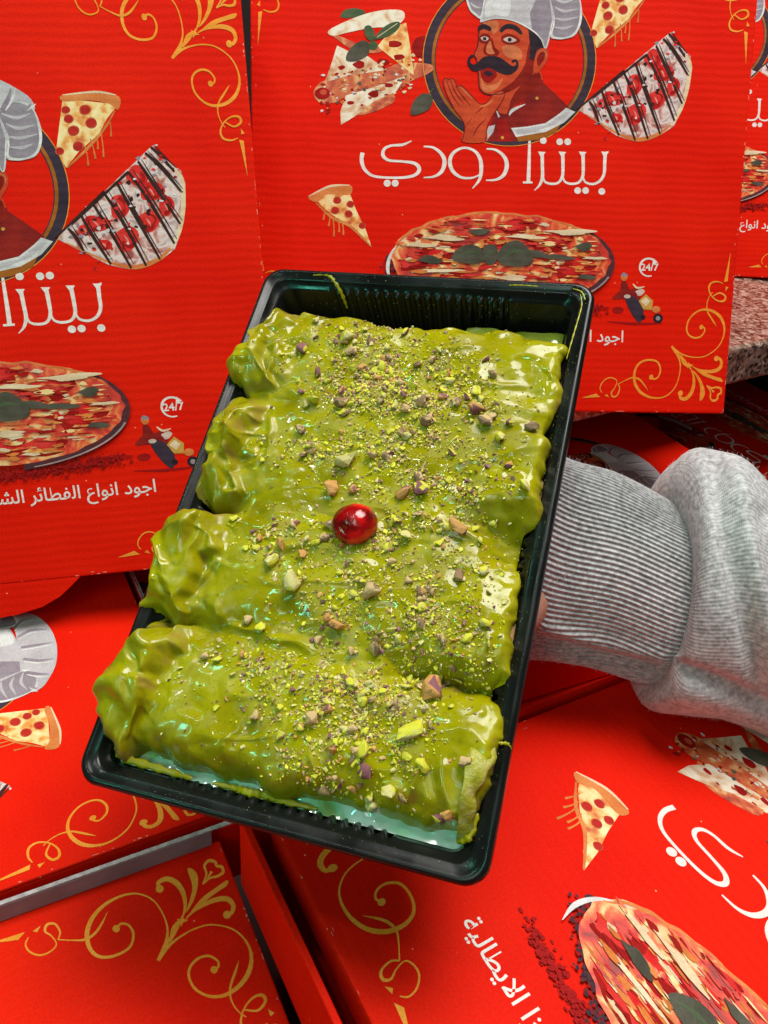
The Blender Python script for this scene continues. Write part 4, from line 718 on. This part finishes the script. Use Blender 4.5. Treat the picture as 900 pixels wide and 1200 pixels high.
SPECIAL = [
(33, 196, 2.8, 'purple'), (54, 202, 3.1, 'pale'), (56, 196, 2.8, 'tan'), (44, 183, 2.2, 'purple'), (48, 168, 3.1, 'lime'), (60, 169, 2.8, 'brown'),
(46, 154, 2.2, 'brown'), (70, 143, 4.3, 'pale'), (80, 146, 2.2, 'tan'), (67, 129, 3.7, 'orange'), (76, 130, 1.9, 'orange'), (71, 113, 2.5, 'tan'),
(95, 174, 2.5, 'tan'), (89, 169, 2.2, 'tan'), (119, 173, 4.0, 'orange'), (117, 181, 2.5, 'lime'), (110, 175, 2.5, 'tan'), (99, 165, 2.8, 'brown'),
(123, 167, 2.8, 'brown'), (130, 160, 2.8, 'lime'), (143, 139, 3.1, 'lime'), (97, 132, 2.8, 'orange'), (104, 134, 3.1, 'purple'), (122, 122, 4.0, 'orange'),
(102, 113, 3.1, 'lime'), (97, 119, 1.9, 'purple'), (121, 190, 1.9, 'tan'), (94, 195, 1.9, 'tan'), (89, 180, 2.2, 'pale'), (142, 168, 2.5, 'brown'),
(91, 158, 2.2, 'tan'), (87, 147, 2.2, 'brown'), (101, 139, 2.2, 'tan'), (116, 114, 2.2, 'pale'), (94, 89, 3.4, 'tan'), (85, 74, 3.1, 'orange'),
(64, 86, 3.7, 'pale'), (126, 102, 2.5, 'tan'), (135, 104, 1.9, 'pale'), (139, 84, 2.2, 'lime'), (125, 76, 2.2, 'tan'), (92, 66, 1.9, 'tan'),
(101, 69, 2.5, 'brown'), (125, 64, 2.2, 'lime'), (125, 58, 4.7, 'orange'), (92, 43, 1.9, 'orange'), (87, 39, 2.8, 'tan'), (122, 42, 3.7, 'lime'),
(104, 43, 1.9, 'pale'), (107, 32, 3.1, 'lime'), (96, 30, 2.2, 'orange'), (109, 26, 2.8, 'purple'), (119, 21, 3.1, 'lime'), (113, 16, 2.8, 'pale'),
(124, 20, 2.2, 'tan'), (137, 18, 2.5, 'purple'), (140, 19, 2.5, 'orange'), (129, 32, 2.2, 'lime'), (141, 12, 2.2, 'orange'), (95, 17, 2.2, 'tan'),
(143, 36, 2.2, 'brown'), (63, 100, 1.9, 'orange'), (52, 94, 2.8, 'pale'), (54, 102, 2.5, 'orange'), (49, 71, 2.2, 'tan'), (55, 68, 2.2, 'lime'),
(51, 97, 1.9, 'purple')]
for x, y, r_, k in SPECIAL:
    o, own = place(rg.choice(PROTO[k]), x, y, r_ * 1.5, rg); lab = f'large {HUE[k]} chopped pistachio chunk on the {ORD[own]} crepe roll'
    if (x, y) in UNIQUE: tag(o, UNIQUE[(x, y)], 'pistachio piece', 'large pistachio chunks each unlike the others')
    else: tag(o, lab, 'pistachio piece', f'large {HUE[k]} pistachio chunks on the {ORD[own]} roll')
def density(x, y):
    """loose heaps of crumbs as they fell, thick over the middle and right of every roll"""
    d_ = 0.02
    for cx, cy, sx, sy, am in ((72, 194, 34, 18, 1.2), (90, 176, 28, 9, 1.7), (60, 172, 12, 6, .7), (75, 152, 36, 14, .9), (48, 148, 12, 7, .7), (112, 138, 26, 18, .8), (60, 108, 24, 9, .7), (95, 100, 30, 16, .75), (120, 82, 22, 16, .9), (85, 78, 18, 9, .6), (128, 68, 12, 6, 1.0), (85, 46, 30, 13, 1.1), (108, 44, 20, 16, 1.1), (96, 20, 20, 8, .6), (50, 98, 10, 8, .35), (55, 58, 14, 7, .4)):
        d_ += am * math.exp(-((x - cx) / sx) ** 2 - ((y - cy) / sy) ** 2)
    if x < 26: d_ *= .12
    if 30 < x < 52 and 150 < y < 172: d_ *= .15
    return d_ * (.35 + 1.0 * max(0, float(vnoise(np.array([x / 6.]), np.array([y / 6.]), 150)[0]) + .35))
def sample(n_):
    out = []
    while len(out) < n_:
        x, y = rg.uniform(14, 146), rg.uniform(16, 217)
        if math.hypot(x - 81, y - 117) < 9.5: continue
        if rg.random() < (density(x, y) / 1.7) ** 1.35: out.append((x, y))
    return out
for x, y in sample(228):
    k = rg.choices(('lime', 'pale', 'tan', 'orange', 'purple', 'brown'), (3.4, 3, 3.2, 1.6, 1.2, 1.0))[0]; r_ = rg.uniform(1.4, 3.0)
    o, own = place(rg.choice(PROTO[k]), x, y, r_, rg); tag(o, f'small {HUE[k]} chopped pistachio piece on the {ORD[own]} crepe roll', 'pistachio piece', f'small {HUE[k]} pistachio pieces on the {ORD[own]} roll')
# fine crumbs, too many to count, in one object
cv = []; cf = []; cmx = []; names = list(NUT); base_sh = [shard(rg, rg.uniform(.25, .6)) for _ in range(24)]
def crumb(x, y, z, r_, n_=None):
    v, f = rg.choice(base_sh); q = Matrix.Rotation(rg.uniform(0, 6.28), 3, 'Z') @ Matrix.Rotation(rg.uniform(0, 6.28), 3, 'X'); n0 = len(cv)
    for a_ in v: c = q @ Vector(a_) * r_; cv.append(((x + c.x) / 1000, (y + c.y) / 1000, (z + c.z) / 1000))
    cf.extend(tuple(i_ + n0 for i_ in t_) for t_ in f); cmx.extend([rg.choices(range(6), (5.6, 2.8, 2.6, .8, 1.1, 1.2))[0]] * len(f))
for x, y in sample(15000): r_ = min(1.5, .28 + rg.expovariate(3.9)); dx_, dy_ = shift(x, y); crumb(x + dx_, y + dy_, zat(x, y)[0] + r_ * .35, r_)
for _ in range(260): x, y = rg.uniform(6, 148), rg.uniform(12, 218); crumb(x, y, zat(x, y)[0] + .05, rg.uniform(.14, .3))
for _ in range(420):
    s_ = rg.random()
    if s_ < .35: x, y, z = rg.uniform(20, 150), rg.uniform(231.5, 234), rg.uniform(-22, -5)
    elif s_ < .75: x, y, z = rg.uniform(148.5, 154), rg.uniform(5, 238), -.4
    else: x, y, z = rg.uniform(4, 150), rg.choice((rg.uniform(1, 6), rg.uniform(237, 242))), -.4
    crumb(x, y, z, rg.uniform(.07, .2))
cr = tag(mesh('pistachio_crumbs', cv, cf, [NUT[k] for k in names], cmx), kind='stuff'); cr.matrix_world = Matrix(TM.tolist())

# ------------------------------------------------------------------ person: hand under the tray, knitted cuff and sleeve
SKIN = noise_mat('skin', ((.3, (.46, .22, .15)), (.7, (.58, .31, .22))), 60, 5, .45, .15, 500, sss=.2)
def knit_mat(name, rib, lo, hi):
    m, N, L, p = new_mat(name); uv = N.new('ShaderNodeUVMap'); tc = N.new('ShaderNodeTexCoord')
    n = N.new('ShaderNodeTexNoise'); n.inputs['Scale'].default_value = 420; n.inputs['Detail'].default_value = 5; L.new(tc.outputs['Object'], n.inputs['Vector'])
    n2 = N.new('ShaderNodeTexNoise'); n2.inputs['Scale'].default_value = 60; n2.inputs['Detail'].default_value = 4; L.new(tc.outputs['Object'], n2.inputs['Vector'])
    ad = N.new('ShaderNodeMath'); ad.operation = 'MULTIPLY_ADD'; ad.inputs[1].default_value = .75; L.new(n.outputs['Fac'], ad.inputs[0]); h2 = N.new('ShaderNodeMath'); h2.operation = 'MULTIPLY'; h2.inputs[1].default_value = .25; L.new(n2.outputs['Fac'], h2.inputs[0]); L.new(h2.outputs[0], ad.inputs[2])
    r = ramp(N, ((.36, lo), (.50, tuple((a + b) / 2 for a, b in zip(lo, hi))), (.64, hi))); L.new(ad.outputs[0], r.inputs[0])
    mp = N.new('ShaderNodeMapping'); mp.inputs['Scale'].default_value = (rib[0], rib[1], 1); L.new(uv.outputs[0], mp.inputs[0]); sx = N.new('ShaderNodeSeparateXYZ'); L.new(mp.outputs[0], sx.inputs[0])
    def wave(o):
        s = N.new('ShaderNodeMath'); s.operation = 'MULTIPLY'; s.inputs[1].default_value = 6.28318; L.new(o, s.inputs[0]); c = N.new('ShaderNodeMath'); c.operation = 'SINE'; L.new(s.outputs[0], c.inputs[0]); return c
    a_ = wave(sx.outputs['Y']); b_ = wave(sx.outputs['X']); mu = N.new('ShaderNodeMath'); mu.operation = 'MULTIPLY_ADD'; mu.inputs[1].default_value = .45; L.new(b_.outputs[0], mu.inputs[0]); L.new(a_.outputs[0], mu.inputs[2])
    gr = ramp(N, ((.12, (.48, .47, .48)), (.42, (1, 1, 1)))); mr = N.new('ShaderNodeMapRange'); mr.inputs[1].default_value = -1; mr.inputs[2].default_value = 1; L.new(a_.outputs[0], mr.inputs[0]); L.new(mr.outputs[0], gr.inputs[0])
    mx = N.new('ShaderNodeMix'); mx.data_type = 'RGBA'; mx.blend_type = 'MULTIPLY'; mx.inputs[0].default_value = .42 if rib[2] else .10; L.new(r.outputs[0], mx.inputs[6]); L.new(gr.outputs[0], mx.inputs[7]); L.new(mx.outputs[2], p.inputs['Base Color'])
    p.inputs['Roughness'].default_value = .95; p.inputs['Specular IOR Level'].default_value = .15; p.inputs['Sheen Weight'].default_value = .25
    b = N.new('ShaderNodeBump'); b.inputs['Strength'].default_value = .6 if rib[2] else .2; b.inputs['Distance'].default_value = .0006; L.new(mu.outputs[0], b.inputs['Height'])
    b2 = N.new('ShaderNodeBump'); b2.inputs['Strength'].default_value = .5; b2.inputs['Distance'].default_value = .0005; L.new(n.outputs['Fac'], b2.inputs['Height']); L.new(b.outputs[0], b2.inputs['Normal']); L.new(b2.outputs[0], p.inputs['Normal']); return m
CUFF = knit_mat('grey_ribbed_cuff', (95, 124, 1), (.26, .255, .26), (.58, .57, .575)); KNIT = knit_mat('grey_heather_knit', (170, 210, 0), (.28, .275, .28), (.60, .59, .595))
per = thing('person', 'person holding the tray from below, only the grey knit sleeve and ribbed cuff showing', 'person', np.array([[1, 0, 0, 0], [0, 1, 0, 0], [0, 0, 1, 0], [0, 0, 0, 1.]]))
def tube(secs, nth, nal, disp=None):
    """secs: (top px, bottom px, depth, depth half-axis factor); returns grid of points, normals and uv"""
    q = spline([(a[0][0], a[0][1], a[1][0], a[1][1], a[2], a[3]) for a in secs], False, 16); q = np.array(q); s_ = np.linspace(0, len(q) - 1, nal + 1); q = np.stack([np.interp(s_, np.arange(len(q)), q[:, c]) for c in range(6)], 1)
    cen = []; half = []
    for a in q:
        t_ = at_depth(a[0], a[1], a[4]); b_ = at_depth(a[2], a[3], a[4]); cen.append((t_ + b_) / 2); half.append((t_ - b_) / 2)
    cen = np.array(cen); half = np.array(half); ax = np.gradient(cen, axis=0); ax = cen[-1] - cen[0]; ax = ax / np.linalg.norm(ax)
    V = np.zeros((nal + 1, nth, 3)); UV = np.zeros((nal + 1, nth, 2)); Nn = np.zeros((nal + 1, nth, 3)); ln = 0
    for i in range(nal + 1):
        h = half[i]; other = np.cross(ax, h); other = other * q[i, 5]
        if i: ln += np.linalg.norm(cen[i] - cen[i - 1])
        for j in range(nth):
            th = 2 * math.pi * j / nth; V[i, j] = cen[i] + h * math.cos(th) + other * math.sin(th); UV[i, j] = (ln / .1, j / nth); n_ = h / np.linalg.norm(h) * math.cos(th) + other / np.linalg.norm(other) * math.sin(th); Nn[i, j] = n_
    return V, Nn, UV, q
def tube_mesh(name, V, UV, m, parent):
    a, b = V.shape[:2]; vs = []; uvs = []
    V2 = np.concatenate([V, V[:, :1]], 1); U2 = np.concatenate([UV, UV[:, :1] + [0, 1]], 1); b2 = b + 1
    f = [(i * b2 + j, i * b2 + j + 1, (i + 1) * b2 + j + 1, (i + 1) * b2 + j) for i in range(a - 1) for j in range(b)]
    o = mesh(name, V2.reshape(-1, 3), f, m, None, parent, True, U2.reshape(-1, 2)); sd = o.modifiers.new('solid', 'SOLIDIFY'); sd.thickness = .0022; sd.offset = -1; return o
NT = 744
Vc, Nc, Uc, qc = tube([((600, 500), (575, 752), .408, .72), ((640, 524), (610, 768), .408, .72), ((668, 537), (640, 775), .408, .72), ((720, 555), (692, 781), .408, .72), ((783, 589), (752, 798), .408, .72), ((806, 602), (776, 800), .408, .66)], NT, 60)
th = np.arange(NT) / NT; V0 = Vc.copy()
for i in range(Vc.shape[0]):
    Vc[i] += Nc[i] * (.00028 * np.sin(2 * np.pi * 124 * th + .15 * np.sin(i * .2)) + .0009 * np.sin(i * .16 + 7 * np.sin(2 * np.pi * th)))[:, None]
def px_of(P):
    c = (P - np.array([0, 0, CAMH])) @ WB; return 450 + F * c[..., 0] / c[..., 2], 600 + F * c[..., 1] / c[..., 2]
def fold(V, N_, line, amp, wd):
    X, Y = px_of(V); best = np.full(X.shape, 1e9); front = (N_ @ (WB @ np.array([0, 0, -1.]))) > -.1
    for (ax_, ay), (bx, by) in zip(line[:-1], line[1:]):
        l2 = (bx - ax_) ** 2 + (by - ay) ** 2; t_ = np.clip(((X - ax_) * (bx - ax_) + (Y - ay) * (by - ay)) / l2, 0, 1); best = np.minimum(best, np.hypot(X - ax_ - t_ * (bx - ax_), Y - ay - t_ * (by - ay)))
    V += N_ * (front * amp * np.exp(-(best / wd) ** 2))[..., None]
fold(Vc, Nc, [(640, 735), (690, 750), (740, 762), (775, 768)], .0022, 9); fold(Vc, Nc, [(640, 752), (700, 768), (760, 782)], -.0025, 8)
Vs, Ns, Us, qs = tube([((790, 625), (772, 770), .408, .72), ((783, 585), (760, 796), .408, .8), ((788, 556), (754, 816), .408, .8), ((803, 535), (764, 830), .408, .8), ((830, 526), (800, 834), .408, .8), ((862, 539), (842, 838), .408, .8), ((900, 579), (900, 861), .409, .8), ((960, 640), (980, 900), .412, .8), ((1050, 700), (1080, 950), .42, .8), ((1250, 830), (1300, 1090), .44, .8), ((1500, 960), (1560, 1240), .46, .8), ((1800, 1100), (1850, 1420), .47, .8)], 320, 380)
fold(Vs, Ns, [(838, 545), (848, 600), (866, 680), (884, 760), (896, 812)], -.0045, 13); fold(Vs, Ns, [(862, 560), (880, 640), (900, 720), (920, 800)], .0035, 18); fold(Vs, Ns, [(812, 545), (815, 620), (806, 700), (785, 765)], .0028, 22)
fold(Vs, Ns, [(772, 772), (810, 790), (850, 803), (905, 830)], -.0050, 9); fold(Vs, Ns, [(765, 805), (800, 812), (850, 824), (900, 850)], .0030, 16); fold(Vs, Ns, [(795, 600), (800, 680), (785, 740)], -.0022, 9); fold(Vs, Ns, [(900, 600), (915, 700), (930, 790)], -.003, 12)
g_ = np.stack([Us[..., 0] * 3, Us[..., 1] * 6], -1); Vs += Ns * (.0009 * fbm(g_[..., 0], g_[..., 1], 200, 3))[..., None]
sl = tube_mesh('sleeve', Vs, Us, KNIT, per); cf_ = tube_mesh('cuff', Vc, Uc, CUFF, sl); cf_['label'] = 'ribbed cuff'
# loose wool fibres along the knit
fv = []; ff = []
for (VV, NN, n_) in ((Vs, Ns, 5200), (Vc, Nc, 1800)):
    for _ in range(n_):
        i = rg.randrange(2, VV.shape[0] - 1); j = rg.randrange(VV.shape[1]); p0 = Vector(VV[i, j]); n0 = Vector(NN[i, j]); t0 = n0.orthogonal().normalized(); t0.rotate(Matrix.Rotation(rg.uniform(0, 6.28), 3, n0)); ln = rg.uniform(.0008, .0030); w_ = t0.cross(n0) * .000045
        a1 = p0 + n0 * ln * .45 + t0 * ln * .25; a2 = p0 + n0 * ln * .7 + t0 * ln * .8; k = len(fv); fv += [p0 - w_, p0 + w_, a1 + w_, a1 - w_, a2]; ff += [(k, k + 1, k + 2, k + 3), (k + 3, k + 2, k + 4)]
fz = tag(mesh('wool_fuzz', fv, ff, noise_mat('wool_fibre', ((.3, (.40, .39, .39)), (.7, (.62, .61, .61))), 200, 2, .9), None, sl), kind='stuff')
# hand and forearm, one skinned body
ti = np.linalg.inv(TM)
def tray_mm(P): return (ti @ np.array([*P, 1]))[:3] * 1000
f0 = tray_mm(at_depth(1300, 985, .445)); f1 = tray_mm(at_depth(850, 700, .410)); f2 = tray_mm(at_depth(720, 672, .408))
nodes = [(f0, 28), (f1, 25), (f2, 22), (tray_mm(at_depth(655, 662, .409)), 19), ((126, 99, -64), 17)]; edges = [(0, 1), (1, 2), (2, 3), (3, 4)]
for k, (ky_, kx_, l1, l2, l3, r_, dy) in enumerate(((128, 100, 42, 25, 20, 9.5, 8), (109, 96, 46, 29, 21, 9.8, 3), (90, 98, 42, 27, 20, 9.3, -3), (73, 106, 33, 20, 17, 8.2, -9))):
    prev = 4
    for (x, y, z, rr_) in ((kx_ + 18, (ky_ + 100) / 2, -56, r_ + 3), (kx_, ky_, -53, r_ + 1.2), (kx_ - l1, ky_ + dy, -49.5, r_ - .6), (kx_ - l1 - l2, ky_ + dy * 1.6, -48.2, r_ - 1.4), (kx_ - l1 - l2 - l3, ky_ + dy * 2, -47.4, r_ - 2.6)):
        nodes.append(((x, y, z), rr_)); edges.append((prev, len(nodes) - 1)); prev = len(nodes) - 1
prev = 4
for (x, y, z, rr_) in ((128, 122, -58, 13), (117, 142, -55, 11), (103, 162, -50, 9.6), (86, 172, -48.5, 8.2)): nodes.append(((x, y, z), rr_)); edges.append((prev, len(nodes) - 1)); prev = len(nodes) - 1
me = bpy.data.meshes.new('hand'); me.from_pydata([tuple((TM @ np.array([*(np.array(p) / 1000), 1]))[:3]) for p, _ in nodes], edges, []); me.materials.append(SKIN)
hand = bpy.data.objects.new('hand', me); COL.objects.link(hand); hand.parent = per
sk = hand.modifiers.new('skin', 'SKIN'); sk.use_smooth_shade = True; lay = me.skin_vertices[0] if len(me.skin_vertices) else None
if lay is None:
    bm = bmesh.new(); bm.from_mesh(me); bm.verts.layers.skin.verify(); bm.to_mesh(me); bm.free(); lay = me.skin_vertices[0]
for i, (_, r_) in enumerate(nodes): lay.data[i].radius = (r_ / 1000 * .92, r_ / 1000 * .92); lay.data[i].use_root = (i == 4)
sb = hand.modifiers.new('smooth', 'SUBSURF'); sb.levels = 2; sb.render_levels = 2
